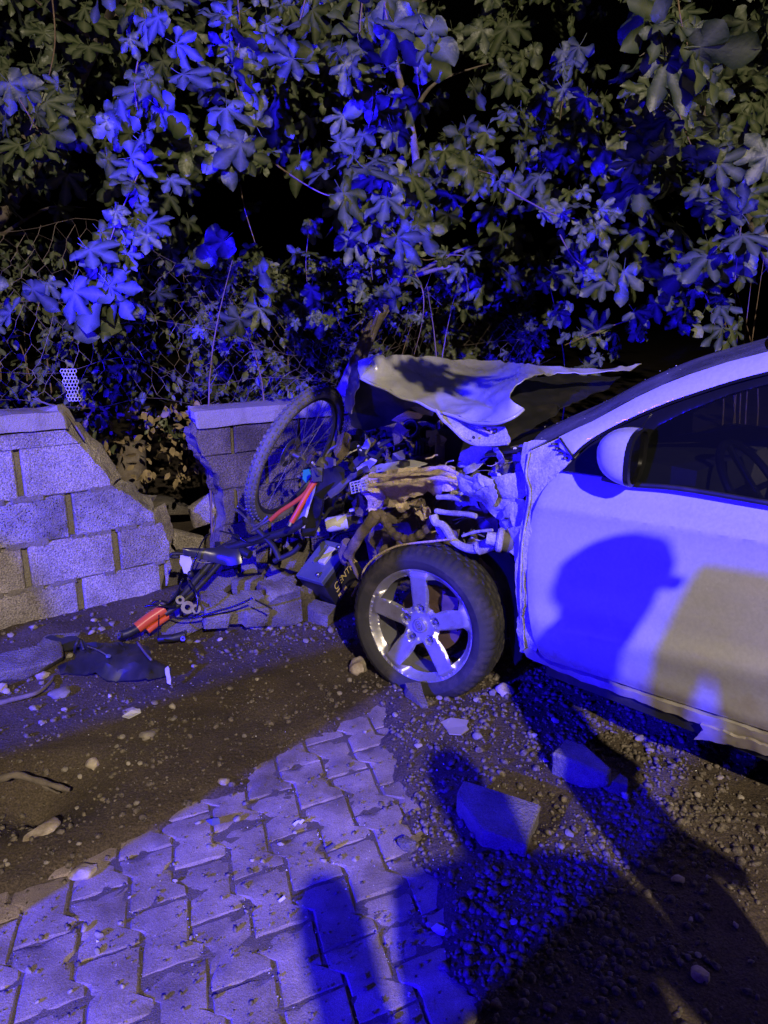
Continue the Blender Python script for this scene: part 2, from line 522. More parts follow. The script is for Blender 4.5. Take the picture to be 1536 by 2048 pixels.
def leaf_material(name, a, b, under):
    m = bpy.data.materials.new(name)
    m.use_nodes = True
    nt = m.node_tree; N, L = nt.nodes, nt.links
    bs = N['Principled BSDF']
    at = N.new('ShaderNodeAttribute'); at.attribute_name = 'vein'
    rn = N.new('ShaderNodeAttribute'); rn.attribute_name = 'shade'
    oi = N.new('ShaderNodeObjectInfo')
    geo = N.new('ShaderNodeNewGeometry')
    nzt = N.new('ShaderNodeTexNoise'); nzt.inputs['Scale'].default_value = 1.7; nzt.inputs['Detail'].default_value = 4
    L.new(geo.outputs['Position'], nzt.inputs['Vector'])
    cr = N.new('ShaderNodeValToRGB')
    cr.color_ramp.elements[0].color = (*a, 1); cr.color_ramp.elements[1].color = (*b, 1)
    cr.color_ramp.elements[0].position = 0.25; cr.color_ramp.elements[1].position = 0.8
    ad = N.new('ShaderNodeMath'); ad.operation = 'ADD'
    L.new(rn.outputs['Fac'], ad.inputs[0])
    m1 = N.new('ShaderNodeMath'); m1.operation = 'MULTIPLY'; m1.inputs[1].default_value = 0.45
    L.new(nzt.outputs[0], m1.inputs[0]); L.new(m1.outputs[0], ad.inputs[1])
    ad2 = N.new('ShaderNodeMath'); ad2.operation = 'MULTIPLY_ADD'; ad2.inputs[1].default_value = 0.35
    L.new(oi.outputs['Random'], ad2.inputs[0]); L.new(ad.outputs[0], ad2.inputs[2])
    L.new(ad2.outputs[0], cr.inputs[0])
    mv = N.new('ShaderNodeMix'); mv.data_type = 'RGBA'
    sc = N.new('ShaderNodeMath'); sc.operation = 'MULTIPLY'; sc.inputs[1].default_value = 0.55
    L.new(at.outputs['Fac'], sc.inputs[0])
    L.new(sc.outputs[0], mv.inputs[0]); L.new(cr.outputs[0], mv.inputs[6]); mv.inputs[7].default_value = (0.20, 0.22, 0.12, 1)
    bk = N.new('ShaderNodeMix'); bk.data_type = 'RGBA'
    L.new(geo.outputs['Backfacing'], bk.inputs[0]); L.new(mv.outputs[2], bk.inputs[6]); bk.inputs[7].default_value = (*under, 1)
    L.new(bk.outputs[2], bs.inputs['Base Color'])
    bs.inputs['Roughness'].default_value = 0.42
    bs.inputs['Specular IOR Level'].default_value = 0.35
    n2 = N.new('ShaderNodeTexNoise'); n2.inputs['Scale'].default_value = 55; n2.inputs['Detail'].default_value = 3
    L.new(geo.outputs['Position'], n2.inputs['Vector'])
    bp = N.new('ShaderNodeBump'); bp.inputs['Strength'].default_value = 0.35; bp.inputs['Distance'].default_value = 0.008
    L.new(n2.outputs[0], bp.inputs['Height']); L.new(bp.outputs[0], bs.inputs['Normal'])
    return m
M_leaf = leaf_material('fig_leaf', (0.013, 0.026, 0.010), (0.042, 0.062, 0.019), (0.045, 0.056, 0.028))
M_leaf_bush = leaf_material('bush_leaf', (0.04, 0.06, 0.03), (0.085, 0.10, 0.045), (0.10, 0.11, 0.07))
M_stub = mat('shade_browned_block', (0.27, 0.225, 0.16), 0.92, var=0.3, vscale=6, bump=1.0, bscale=90, bdist=0.02, second=(0.13, 0.105, 0.075), smix=(0.42, 0.62), sscale=5, fine=0.5, fscale=140, obj_var=0.15)  # brown base colour stands in for the shade below the stub's coping
# ================================================================== GROUND AND PAVEMENT
RND = random.Random(11)
# outline of the visible paving, as places on the ground (clockwise from the far tip)
PAVE_PX = [(760, 1420), (690, 1455), (560, 1525), (420, 1600), (260, 1690), (110, 1770), (-60, 1850), (-260, 1960), (-260, 2300), (1010, 2300), (960, 2048), (905, 1900), (850, 1790), (800, 1690), (775, 1590), (770, 1490)]
PAVE = [(PZ(x, y).x, PZ(x, y).y) for x, y in PAVE_PX]
def fbm(x, y, s, seed=0.0):
    v = Vector((x * s, y * s, seed))
    return noise.noise(v) + 0.5 * noise.noise(v * 2.1) + 0.25 * noise.noise(v * 4.3)
HOLE = PZ(70, 1590)
WALL0 = Vector((-1.828, 3.244, 0)); WALLD = Vector((0.784, 0.62, 0)).normalized(); WALLN = Vector((0.62, -0.784, 0)).normalized()
def pave_mask(x, y):
    """> 0 inside the bare paving, metres from its ragged edge"""
    d = edge_dist((x, y), PAVE)
    if not inside((x, y), PAVE): d = -d
    return d + 0.075 * fbm(x, y, 4.0, 3.3) + 0.03 * fbm(x, y, 13.0, 1.3)
def ground_z(x, y):
    far = max(abs(x), abs(y - 2.5))
    if far > 8: return 0.01 * noise.noise(Vector((x * .1, y * .1, 0)))
    m = pave_mask(x, y)
    k = max(0.0, min(1.0, (-m + 0.06) / 0.11))
    h = -0.03 + k * 0.045 + k * (0.018 * fbm(x, y, 2.2) + 0.008 * fbm(x, y, 9.0, 5) + 0.004 * noise.noise(Vector((x * 40, y * 40, 2))))
    dh = math.hypot(x - HOLE.x, (y - HOLE.y) * 1.2)
    if dh < 0.3: h -= 0.10 * (1 - dh / 0.3) ** 1.3 * 1.4
    # dirt heaped along the foot of the wall
    dw = (Vector((x, y, 0)) - WALL0).dot(WALLN)
    if -0.1 < dw < 0.45: h += 0.05 * max(0, 1 - abs(dw - 0.05) / 0.4)
    # ruts in the gravel at the right
    for (gx, gy, gr, gd) in RUTS:
        q = math.hypot(x - gx, y - gy)
        if q < gr: h -= gd * (1 - (q / gr) ** 2)
    return h
_r1, _r2 = PZ(1030, 1615), PZ(1250, 1480)
RUTS = [(_r1.x, _r1.y, 0.16, 0.035), (_r2.x, _r2.y, 0.2, 0.03)]
def axis_coords(lo, hi, step, end):
    a = list(np.arange(lo, hi + 1e-6, step))
    s = step; v = a[-1]; up = []
    while v < end:
        s *= 1.35; v += s; up.append(v)
    s = step; v = a[0]; dn = []
    while v > -end:
        s *= 1.35; v -= s; dn.append(v)
    return dn[::-1] + a + up
gx = axis_coords(-2.6, 2.4, 0.022, 400)
gy = axis_coords(0.9, 4.9, 0.022, 400)
gv = [(x, y, ground_z(x, y)) for y in gy for x in gx]
nx = len(gx)
gf = [(j * nx + i, j * nx + i + 1, (j + 1) * nx + i + 1, (j + 1) * nx + i) for j in range(len(gy) - 1) for i in range(nx - 1)]
ground = link_mesh('ground', make_mesh('ground', gv, gf, M_dirt, True))
tag(ground, 'dark brown dirt with loose gravel trodden into it', kind='structure')

# sand bed that shows in the joints
bx = np.arange(-2.0, 0.9, 0.016); by = np.arange(0.7, 2.8, 0.016)
bv = [(x, y, -0.0062 + 0.0034 * fbm(x, y, 11, 7) + 0.0022 * noise.noise(Vector((x * 55, y * 55, 4)))) for y in by for x in bx]
bf = []
nb = len(bx)
for j in range(len(by) - 1):
    for i in range(nb - 1):
        if pave_mask(bx[i], by[j]) > -0.02:
            bf.append((j * nb + i, j * nb + i + 1, (j + 1) * nb + i + 1, (j + 1) * nb + i))
pavement = link_mesh('pavement', make_mesh('pavement', bv, bf, M_sand, True))
tag(pavement, 'footpath of zigzag interlocking concrete pavers half buried in dirt', kind='structure')

PU = Vector((math.cos(R_(25)), math.sin(R_(25)), 0))           # along the straight joints
PVv = Vector((math.cos(R_(-64)), math.sin(R_(-64)), 0))        # along the zigzag columns
PW, PL, PZIG, PGAP = 0.136, 0.215, 0.0155, 0.0028
def paver_mesh(seed):
    r = random.Random(seed)
    # the outline: two straight ends, two sawtooth sides that fit the neighbours half a stone further on
    L0, w = PL - 2 * PGAP, PW / 2 - PGAP
    def saw(t, at):
        u = (t - at) % 1.0
        k = u / 0.86 if u < 0.86 else (1 - u) / 0.14
        return PZIG * 2 * (k - 0.5)
    ts = sorted([0.0, 0.07, 0.14, 0.2, 0.28, 0.36, 0.5, 0.64, 0.71, 0.78, 0.86, 1.0])
    out = [(w + saw(t, .28), (t - .5) * L0) for t in ts] + [(-w + saw(t, .78), (t - .5) * L0) for t in reversed(ts)]
    out = resample(out, 0.03, 0.0012, r)
    n = len(out)
    cx = sum(p[0] for p in out) / n
    V, F = [], []
    def ring(scale, z, jit):
        for (x, y) in out:
            l = math.hypot(x - cx, y)
            k = (l - scale) / l
            V.append(Vector(((x - cx) * k + cx + r.uniform(-jit, jit), y * k + r.uniform(-jit, jit), z + r.uniform(-jit, jit))))
    ring(0.0, -0.06, 0); ring(0.0, -0.007, 0.0007); ring(0.006 + 0.0, -0.0006, 0.0011)
    ring(0.03, 0.0006, 0.001)
    for k in range(3):
        for i in range(n):
            F.append((k * n + i, k * n + (i + 1) % n, (k + 1) * n + (i + 1) % n, (k + 1) * n + i))
    F.append(tuple(range(3 * n, 4 * n)))
    # chips knocked out of the edge
    for _ in range(6):
        i = r.randrange(n)
        V[2 * n + i] += Vector((0, 0, -0.006)); V[n + i] += Vector((0, 0, -0.006)); V[3 * n + i] += Vector((0, 0, -0.002))
    return make_mesh('paver', V, F, M_paver, False)
paver_meshes = [paver_mesh(s) for s in range(7)]
for me in paver_meshes: me.set_sharp_from_angle(angle=R_(35))
n_pav = 0
o0 = PZ(420, 1775)
for c in range(-18, 16):
    for k in range(-11, 13):
        ctr = o0 + PU * (PW * c) + PVv * (PL * (k + (0.5 if c % 2 else 0.0)))
        if not (inside((ctr.x, ctr.y), PAVE) or edge_dist((ctr.x, ctr.y), PAVE) < 0.17): continue
        if ctr.y < 0.98: continue
        q = to_px(ctr)
        if q[0] < -160 or q[1] > 2260: continue
        o = bpy.data.objects.new('paver', paver_meshes[RND.randrange(7)])
        ang = math.atan2(-PVv.y, -PVv.x) - math.pi / 2 + RND.uniform(-.012, .012)
        tilt = Matrix.Rotation(RND.uniform(-.012, .012), 4, 'X') @ Matrix.Rotation(RND.uniform(-.012, .012), 4, 'Y')
        _link(o, pavement)
        o.matrix_basis = Matrix.Translation(ctr + Vector((0, 0, RND.uniform(-.004, .002)))) @ Matrix.Rotation(ang, 4, 'Z') @ tilt
        n_pav += 1
print('pavers', n_pav)

# ------------------------------------------------------------------ stones
def icosphere(sub):
    bm = bmesh.new()
    bmesh.ops.create_icosphere(bm, subdivisions=sub, radius=1.0)
    bm.verts.index_update()
    V = [v.co.copy() for v in bm.verts]; F = [tuple(v.index for v in f.verts) for f in bm.faces]
    bm.free()
    return V, F
ICO1, ICO2, ICO3 = icosphere(1), icosphere(2), icosphere(3)
def rock(seed, base=ICO2, lump=0.35, flat=0.75, facets=5):
    r = random.Random(seed)
    V = [v.copy() for v in base[0]]
    cuts = []
    for _ in range(facets):
        d = Vector((r.gauss(0, 1), r.gauss(0, 1), r.gauss(0, 1))).normalized()
        cuts.append((d, r.uniform(0.55, 0.85)))
    off = Vector((seed * 1.37, seed * 2.11, seed * 0.73))
    for i, v in enumerate(V):
        for d, h in cuts:
            k = v.dot(d)
            if k > h: v = v - d * (k - h)
        v = v * (1 + lump * 0.5 * noise.noise(v * 1.6 + off))
        v.z *= flat
        V[i] = v
    return V, base[1]
def place_shape(vf, M):
    return [M @ v for v in vf[0]], vf[1]
def rot_random(r, tilt=0.5):
    return Matrix.Rotation(r.uniform(0, 6.28), 4, 'Z') @ Matrix.Rotation(r.uniform(-tilt, tilt), 4, 'X') @ Matrix.Rotation(r.uniform(-tilt, tilt), 4, 'Y')
# gravel: thousands of small stones in one object
pebbles = [rock(s, ICO1, 0.3, 0.7, 4) for s in range(8)]
pebble_arr = [(np.array([tuple(v) for v in p[0]]), np.array(p[1])) for p in pebbles]
def in_paving(x, y): return pave_mask(x, y) > 0.02
def gravel_density(x, y, px, py):
    """how likely a stone lies here: thick by the car, thin on the paving"""
    if pave_mask(x, y) > 0: return 0.12
    d = 0.30
    if px > 640: d = 0.5 + 0.5 * min(1, max(0, (px - 700) / 350))
    if px > 1250 and py > 1750: d = 0.38
    if 380 < px < 760 and 1180 < py < 1300: d = 0.9
    if 120 < px < 520 and 1230 < py < 1330: d = 0.6
    return d * (0.65 + 0.9 * max(-.5, fbm(x, y, 3.0, 9)))
gverts, gtris = [], []
cnt = 0
r = random.Random(5)
tries = 0
while cnt < 26000 and tries < 260000:
    tries += 1
    px, py = r.uniform(-160, 1700), r.uniform(1190, 2140)
    if r.random() > ((2300 - py) / 1100) ** 1.6 + 0.05: continue
    p = PZ(px, py)
    if p.y > 4.3 or (p - WALL0).dot(WALLN) < 0.02: continue
    if r.random() > gravel_density(p.x, p.y, px, py): continue
    s = min(0.014, 0.0022 * math.exp(r.gauss(0.25 if px < 760 else 0.45, 0.72)))
    if in_paving(p.x, p.y): s *= 0.6
    va, fa = pebble_arr[r.randrange(8)]
    A = np.array(rot_random(r, 0.6).to_3x3())
    sc = np.array([s * r.uniform(.8, 1.5), s * r.uniform(.8, 1.2), s])
    z = (0.0005 if in_paving(p.x, p.y) else ground_z(p.x, p.y)) + s * 0.3
    gverts.append((va * sc) @ A.T + np.array([p.x, p.y, z]))
    gtris.append(fa + cnt * len(va))
    cnt += 1
gv_, gt_ = np.concatenate(gverts), np.concatenate(gtris)
gm = bpy.data.meshes.new('gravel')
gm.vertices.add(len(gv_)); gm.vertices.foreach_set('co', gv_.astype(np.float32).ravel())
gm.loops.add(gt_.size); gm.loops.foreach_set('vertex_index', gt_.astype(np.int32).ravel())
gm.polygons.add(len(gt_)); gm.polygons.foreach_set('loop_start', np.arange(0, gt_.size, 3, dtype=np.int32)); gm.polygons.foreach_set('loop_total', np.full(len(gt_), 3, np.int32))
gm.update(calc_edges=True)
M_gravel = mat('gravel_stone', (0.155, 0.128, 0.094), 0.85, var=0.85, vscale=75, bump=0.0, fine=0.3, fscale=240)
gm.materials.append(M_gravel)
gravel = link_mesh('gravel', gm)
tag(gravel, 'loose small gravel strewn over the dirt and paving', kind='stuff')
print('gravel', cnt, tries)

# crumbs of broken glass and pale grit, mostly caught in the joints
gl_v, gl_f = [], []
r = random.Random(61)
tet = np.array([(1, 0, -.3), (-.6, .8, -.3), (-.5, -.8, -.3), (.1, .1, .8)])
tf_ = np.array([(0, 1, 3), (1, 2, 3), (2, 0, 3), (0, 2, 1)])
for k in range(1500):
    px, py = r.gauss(640, 380), r.uniform(1330, 2120)
    p = PZ(px, py)
    if r.random() > ((2300 - py) / 1000): continue
    inp = in_paving(p.x, p.y)
    if inp and r.random() < .6:        # slide it to the nearest column joint
        q = (p - PZ(420, 1775)).dot(PU) / PW + .5
        p = p + PU * ((round(q) - q) * PW * .92)
    s_ = .0014 * math.exp(r.gauss(.1, .5))
    A = np.array(rot_random(r, 3).to_3x3())
    gl_v.append((tet * s_) @ A.T + np.array([p.x, p.y, (0.0005 if inp else ground_z(p.x, p.y)) + s_ * .5]))
    gl_f.append(tf_ + 4 * (len(gl_v) - 1))
M_crumb = mat('glass_crumb', (0.62, 0.6, 0.56), 0.2, var=0.3, vscale=60)
gcm = make_mesh('glass_crumbs', np.concatenate(gl_v).tolist(), np.concatenate(gl_f).tolist(), M_crumb)
tag(link_mesh('glass_crumbs', gcm), 'tiny bright crumbs of glass and grit scattered over paving and dirt', kind='stuff')

# countable loose stones
stone_meshes = []
for s in range(9):
    v, f = rock(40 + s, ICO2, 0.35, 0.72, 6)
    me = make_mesh('stone', v, f, M_stone, True)
    me.set_sharp_from_angle(angle=R_(38))
    stone_meshes.append(me)
def stone(px, py, size_px, label, group, m=None, seed=None, flat=1.0):
    rr = random.Random(int(px * 7 + py * 13))
    p = PZ(px, py)
    inp = in_paving(p.x, p.y)
    z = 0.0 if inp else ground_z(p.x, p.y)
    t = to_px(p)[2]
    s = size_px * t / FOC / 2
    me = stone_meshes[rr.randrange(9)]
    o = bpy.data.objects.new('stone', me)
    COL.objects.link(o)
    o.matrix_world = Matrix.Translation((p.x, p.y, z + s * 0.42)) @ rot_random(rr, 0.35) @ Matrix.Diagonal((s * rr.uniform(.95, 1.25), s * rr.uniform(.75, 1.0), s * rr.uniform(.7, 1.0) * flat, 1))
    if m:
        o.material_slots[0].link = 'OBJECT'; o.material_slots[0].material = m
    tag(o, label, 'stone', group)
    return o
G1 = 'loose stones on the paving'
for (x, y, s) in [(491, 1610, 15), (397, 1647, 13), (168, 1858, 17), (197, 1872, 18), (195, 1904, 14), (240, 1848, 11), (368, 1893, 17), (382, 1877, 9), (385, 1930, 8), (246, 1975, 11), (57, 1943, 16), (75, 1945, 10), (490, 1770, 12), (505, 1722, 12), (526, 1725, 13), (560, 1690, 12), (590, 1667, 13), (612, 1692, 12), (565, 1690, 9), (650, 1691, 12), (709, 1721, 12), (648, 1723, 13), (578, 1832, 10), (493, 1824, 10), (540, 1850, 8), (350, 1763, 10), (348, 1730, 9), (260, 1795, 9), (463, 1905, 10), (466, 1915, 9), (140, 1985, 11), (75, 2005, 10), (420, 1695, 12), (475, 1640, 16), (444, 1797, 9), (300, 1778, 8)]:
    stone(x, y, s, 'small pale stone lying loose on the zigzag paving', G1)
G2 = 'loose stones on the dark dirt at the left'
for (x, y, s) in [(128, 1530, 17), (158, 1540, 13), (40, 1614, 13), (275, 1620, 14), (282, 1540, 11), (258, 1540, 10), (290, 1482, 22), (70, 1422, 20), (130, 1425, 13), (85, 1450, 15), (245, 1482, 13), (235, 1500, 10), (118, 1475, 9), (85, 1375, 14), (15, 1395, 16), (160, 1700, 12), (95, 1735, 13), (15, 1738, 14), (12, 1730, 9), (60, 1400, 11), (310, 1415, 14), (348, 1445, 15), (345, 1422, 15), (290, 1650, 9), (258, 1690, 12), (150, 1590, 10), (220, 1395, 12), (455, 1600, 10), (440, 1572, 10), (490, 1485, 14), (515, 1370, 12), (390, 1345, 14), (395, 1290, 15)]:
    stone(x, y, s, 'small stone lying loose on the dark trodden dirt', G2)
G3 = 'loose stones in the gravel beside the car'
for (x, y, s) in [(877, 1405, 20), (985, 1395, 18), (905, 1393, 15), (955, 1412, 16), (992, 1362, 18), (1082, 1380, 14), (955, 1487, 24), (835, 1505, 17), (1110, 1455, 16), (1065, 1480, 16), (1100, 1410, 12), (1165, 1440, 12), (1250, 1600, 20), (1280, 1475, 18), (1188, 1550, 13), (1122, 1705, 19), (1137, 1677, 20), (1025, 1860, 18), (1050, 1895, 14), (1157, 1790, 13), (1190, 1830, 17), (1415, 1760, 14), (1380, 1845, 13), (1375, 1920, 16), (1395, 1917, 13), (1500, 1935, 14), (1340, 1620, 15), (1440, 1560, 15), (1395, 1595, 16), (1362, 1563, 14), (1480, 1600, 14), (1325, 1750, 12), (1200, 2010, 12), (1220, 1957, 14), (1270, 1990, 12), (1470, 1860, 16), (1040, 1640, 15), (790, 1440, 13), (730, 1465, 11), (680, 1395, 13), (700, 1365, 12), (1020, 1345, 14), (925, 1430, 9), (1090, 1530, 14), (1300, 1500, 20)]:
    stone(x, y, s, 'rounded stone lying in the loose gravel beside the car', G3)
G4 = 'stones along the foot of the wall'
for (x, y, s) in [(72, 1284, 19), (25, 1295, 14), (120, 1312, 15), (125, 1326, 14), (140, 1325, 16), (190, 1262, 15), (205, 1275, 16), (185, 1283, 14), (225, 1265, 15), (265, 1245, 10), (380, 1290, 17), (440, 1285, 12), (455, 1270, 11), (505, 1262, 14), (540, 1262, 15), (565, 1262, 13), (600, 1258, 14), (630, 1268, 12), (662, 1270, 16), (690, 1290, 12), (612, 1290, 15), (150, 1240, 12)]:
    stone(x, y, s, 'small stone among rubble along the foot of the broken wall', G4)

def single_rock(px, py, w_px, seed, m, label, name='stone', flat=0.8, elong=1.0, facets=7, cat='stone'):
    rr = random.Random(seed)
    p = PZ(px, py)
    z = 0.0 if in_paving(p.x, p.y) else ground_z(p.x, p.y)
    t = to_px(p)[2]
    s = w_px * t / FOC / 2
    M = Matrix.Translation((p.x, p.y, z + s * 0.5 * flat)) @ Matrix.Rotation(rr.uniform(0, 6), 4, 'Z') @ Matrix.Diagonal((s * elong, s / elong ** .5, s, 1))
    vf = place_shape(rock(seed, ICO3, 0.45, flat, facets), M)
    return tag(obj(name, vf, m, None, True, 40), label, cat)
single_rock(717, 1345, 46, 3, M_stone_pale, 'large pale yellow stone lying in front of the car wheel', flat=0.85)
single_rock(1010, 1392, 38, 9, M_stone_pale, 'pinkish rough stone lying just right of the tyre', flat=0.7)
single_rock(168, 1748, 46, 14, M_stone_pale, 'pale flat stone at the edge between dirt and paving', flat=0.5, elong=1.25)
single_rock(85, 1668, 56, 21, M_stone_pale, 'long pale stone lying on the dark dirt above the paving edge', flat=0.4, elong=1.35)
single_rock(186, 1528, 28, 25, M_stone_pale, 'tan stone with a dark shadow hole behind it, on the dirt', flat=0.9)
single_rock(1400, 1957, 36, 31, M_stone_pale, 'tan round stone at the bottom right on dark gravel', flat=0.8)
single_rock(125, 1392, 42, 35, M_stone, 'smooth flat grey cobble below the crushed black plastic', flat=0.4, elong=1.2)
single_rock(295, 1480, 30, 37, M_stone, 'smooth oval cobble standing proud of the dark dirt patch', flat=0.5, elong=1.2)
single_rock(88, 1362, 28, 39, M_stone_pale, 'round whitish pebble beside the broken kerb piece', flat=0.5)
single_rock(8, 1392, 22, 41, M_stone_pale, 'small white chunk of plaster at the left picture edge', flat=0.9)
single_rock(158, 1682, 24, 44, M_stone_pale, 'three cornered pale chip upright on the dark dirt', flat=0.9) if False else None
single_rock(448, 1573, 24, 47, M_stone_pale, 'cream stone half sunk along the paving edge', flat=0.6)
single_rock(1355, 1765, 24, 49, M_stone_pale, 'oblong tan stone lying alone on dark gravel at right', flat=0.6, elong=1.3)

# ================================================================== THE BROKEN BLOCK WALL
WT = 0.19
def WL(px, py):
    p = PV(px, py, WALL0, WALLN)
    return ((p - WALL0).dot(WALLD), p.z)
def WP(s, z, d=0.0):
    """point of the wall: s along, z up, d towards the camera"""
    return WALL0 + WALLD * s + Vector((0, 0, z)) + WALLN * d
def clip_rect(poly, s0, s1, z0, z1):
    def clip(pl, f, inter):
        out = []
        for i in range(len(pl)):
            a, b = pl[i], pl[(i + 1) % len(pl)]
            fa, fb = f(a), f(b)
            if fa: out.append(a)
            if fa != fb: out.append(inter(a, b))
        return out
    def ix(v): return lambda a, b: (v, a[1] + (b[1] - a[1]) * (v - a[0]) / (b[0] - a[0]))
    def iz(v): return lambda a, b: (a[0] + (b[0] - a[0]) * (v - a[1]) / (b[1] - a[1]), v)
    poly = clip(poly, lambda p: p[0] >= s0, ix(s0))
    if poly: poly = clip(poly, lambda p: p[0] <= s1, ix(s1))
    if poly: poly = clip(poly, lambda p: p[1] >= z0, iz(z0))
    if poly: poly = clip(poly, lambda p: p[1] <= z1, iz(z1))
    return poly
def area(pl):
    return 0.5 * sum(pl[i][0] * pl[(i + 1) % len(pl)][1] - pl[(i + 1) % len(pl)][0] * pl[i][1] for i in range(len(pl)))
def slab_poly(pl, d0, d1, seed, broken=None, shift=0.05):
    """extrude a polygon of the wall face from depth d0 (front) to d1 (back); broken edges lean and are ragged at the back"""
    if area(pl) < 0: pl = pl[::-1]
    rr = random.Random(seed)
    n = len(pl)
    c = (sum(p[0] for p in pl) / n, sum(p[1] for p in pl) / n)
    rings = []
        # small bevel at the front
    rings.append([WP(c[0] + (p[0] - c[0]) * (1 - .008 / max(.02, math.hypot(p[0] - c[0], p[1] - c[1]))), c[1] + (p[1] - c[1]) * (1 - .008 / max(.02, math.hypot(p[0] - c[0], p[1] - c[1]))), d0 + rr.uniform(-.0015, .0015)) for p in pl])
    depths = [d0 - 0.007] + [d0 + (d1 - d0) * q for q in ((.16, .32, .48, .66, .84, 1.0) if broken else (1.0,))]
    for k, d in enumerate(depths):
        ring = []
        for p in pl:
            s, z = p
            if broken and broken(p):
                q = Vector((s * 9, z * 9, d * 11))
                s += .035 * min(k, 2) * noise.noise(q) + .012 * noise.noise(q * 3.1) + k * shift * 0.25
                z += .025 * min(k, 2) * noise.noise(q + Vector((7, 3, 1))) + .010 * noise.noise(q * 3.1 + Vector((2, 5, 8))) + k * shift * 0.1
            ring.append(WP(s, z, d))
        rings.append(ring)
    V = [v for rg in rings for v in rg]
    F = [tuple(range(n))]
    for k in range(len(rings) - 1):
        for i in range(n):
            j = (i + 1) % n
            F.append((k * n + i, (k + 1) * n + i, (k + 1) * n + j, k * n + j))
    F.append(tuple(reversed(range((len(rings) - 1) * n, len(rings) * n))))
    # outward-facing order: front face must look along +WALLN
    a, b, cc = V[0], V[1], V[2]
    nn = sum(((V[i] - V[0]).cross(V[(i + 1) % n] - V[0]) for i in range(1, n - 1)), Vector((0, 0, 0)))
    if nn.dot(WALLN) < 0: F = [tuple(reversed(f)) for f in F]
    return V, F
rw = random.Random(77)
# left piece: the break runs down from the coping to the ground
break_px = [(118, 822), (127, 832), (131, 850), (134, 860), (146, 873), (163, 890), (178, 905), (187, 915), (200, 930), (212, 943), (221, 958), (224, 968), (238, 980), (256, 987), (272, 998), (288, 1012), (303, 1022), (318, 1036), (328, 1048), (334, 1066), (341, 1084), (340, 1110), (345, 1135), (338, 1160), (333, 1190), (326, 1230)]
break_sz = [WL(*p) for p in break_px]
break_sz = resample(break_sz, 0.03, 0.007, rw, closed=False)
left_poly = [(-2.6, -0.1), (break_sz[-1][0] + 0.0, -0.1)] + break_sz[::-1] + [(-2.6, 1.085)]
def on_break(pl):
    return lambda p: edge_dist(p, [q for q in pl]) < 0.004 and p[1] < 1.062 and p[0] > 0.3
brk = on_break(break_sz + break_sz[::-1])
lw = thing('block_wall', 'concrete block wall broken off in a slanting edge at the left', 'wall', WP(-0.4, 0, -WT / 2))
courses = [(0.0, 0.217), (0.219, 0.437), (0.440, 0.657), (0.660, 0.897)]
tops = []
joint_px = {3: [37], 2: [143], 1: [235], 0: [163]}
JW = 0.031
for ci, (z0, z1) in enumerate(courses):
    zc = (z0 + z1) / 2
    s_ref = WL(joint_px[ci][0], {3: 935, 2: 1037, 1: 1106, 0: 1196}[ci])[0]
    ss = [s_ref + 0.43 * k for k in range(-7, 4)]
    for k in range(len(ss) - 1):
        a, b = ss[k] + JW / 2, ss[k + 1] - JW / 2
        pl = clip_rect(left_poly, a, b, z0 + 0.0015, z1 - 0.001)
        if len(pl) < 3 or abs(area(pl)) < 0.0012: continue
        pl = resample(pl, 0.07, 0.0015, rw)
        porous = (ci == 2 and a > -0.2) or (ci == 1 and k > 7)
        o = obj('block', slab_poly(pl, 0.0 + rw.uniform(-.003, .003), -WT, ci * 20 + k, brk), M_block_porous if porous else M_block, lw)
# recessed mortar behind the joints
ml = clip_rect(left_poly, -2.6, 3, -0.1, 0.9)
ml = [(min(p[0], 9) - (0.012 if brk(p) else 0), p[1]) for p in ml]
obj('mortar', slab_poly(resample(ml, 0.2), -0.034, -WT + 0.02, 5), M_mortar, lw)
pl = resample(clip_rect(left_poly, -2.6, 3, 0.9, 0.974), 0.12, 0.002, rw)
obj('bond_beam', slab_poly(pl, 0.004, -WT, 9, brk), M_block, lw)
cop = clip_rect(left_poly, -2.6, 3, 0.978, 1.2)
obj('coping', slab_poly(resample(cop, 0.05, 0.004, rw), 0.028, -WT - 0.02, 10, brk), M_coping, lw)
# smear of mortar squeezed over the bed joints (uneven, a little proud)
for ci, (z0, z1) in enumerate(courses[:3]):
    s = -0.5
    while s < 1.1:
        ln = rw.uniform(0.06, 0.2)
        pl = clip_rect(left_poly, s, s + ln, z1 - 0.012, z1 + rw.uniform(0.012, 0.02))
        if len(pl) >= 3 and abs(area(pl)) > 5e-4 and rw.random() < .7:
            obj('mortar', slab_poly(resample(pl, 0.02, 0.004, rw), 0.0035, -0.02, int(s * 100) + ci), M_mortar, lw)
        s += ln * 1.15

# right piece
break2_px = [(387, 822), (386, 838), (390, 852), (388, 872), (393, 888), (402, 903), (412, 916), (420, 930), (430, 944), (437, 958), (441, 975), (448, 992), (446, 1010), (452, 1040), (440, 1075)]
b2 = [WL(*p) for p in break2_px]
b2 = resample(b2, 0.03, 0.008, rw, closed=False)
right_poly = b2 + [(b2[-1][0], -0.1), (2.85, -0.1), (2.85, 1.01)]
brk2_l = b2 + b2[::-1]
brk2 = lambda p: edge_dist(p, brk2_l) < 0.004
rwt = thing('block_wall', 'standing rest of the block wall behind the bicycle wheel, coping on top', 'wall', WP(2.6, 0, -WT / 2))
zt = 1.01
zc0 = WL(400, 856)[1]
zc1 = WL(420, 893)[1]
obj('coping', slab_poly(resample(clip_rect(right_poly, 0, 5, zc0, 1.2), 0.09, 0.004, rw), 0.03, -WT - 0.02, 31, brk2, 0.02), M_coping, rwt)
zs = [zc0, zc0 - 0.16, zc0 - 0.36, zc0 - 0.56, zc0 - 0.76, -0.1]
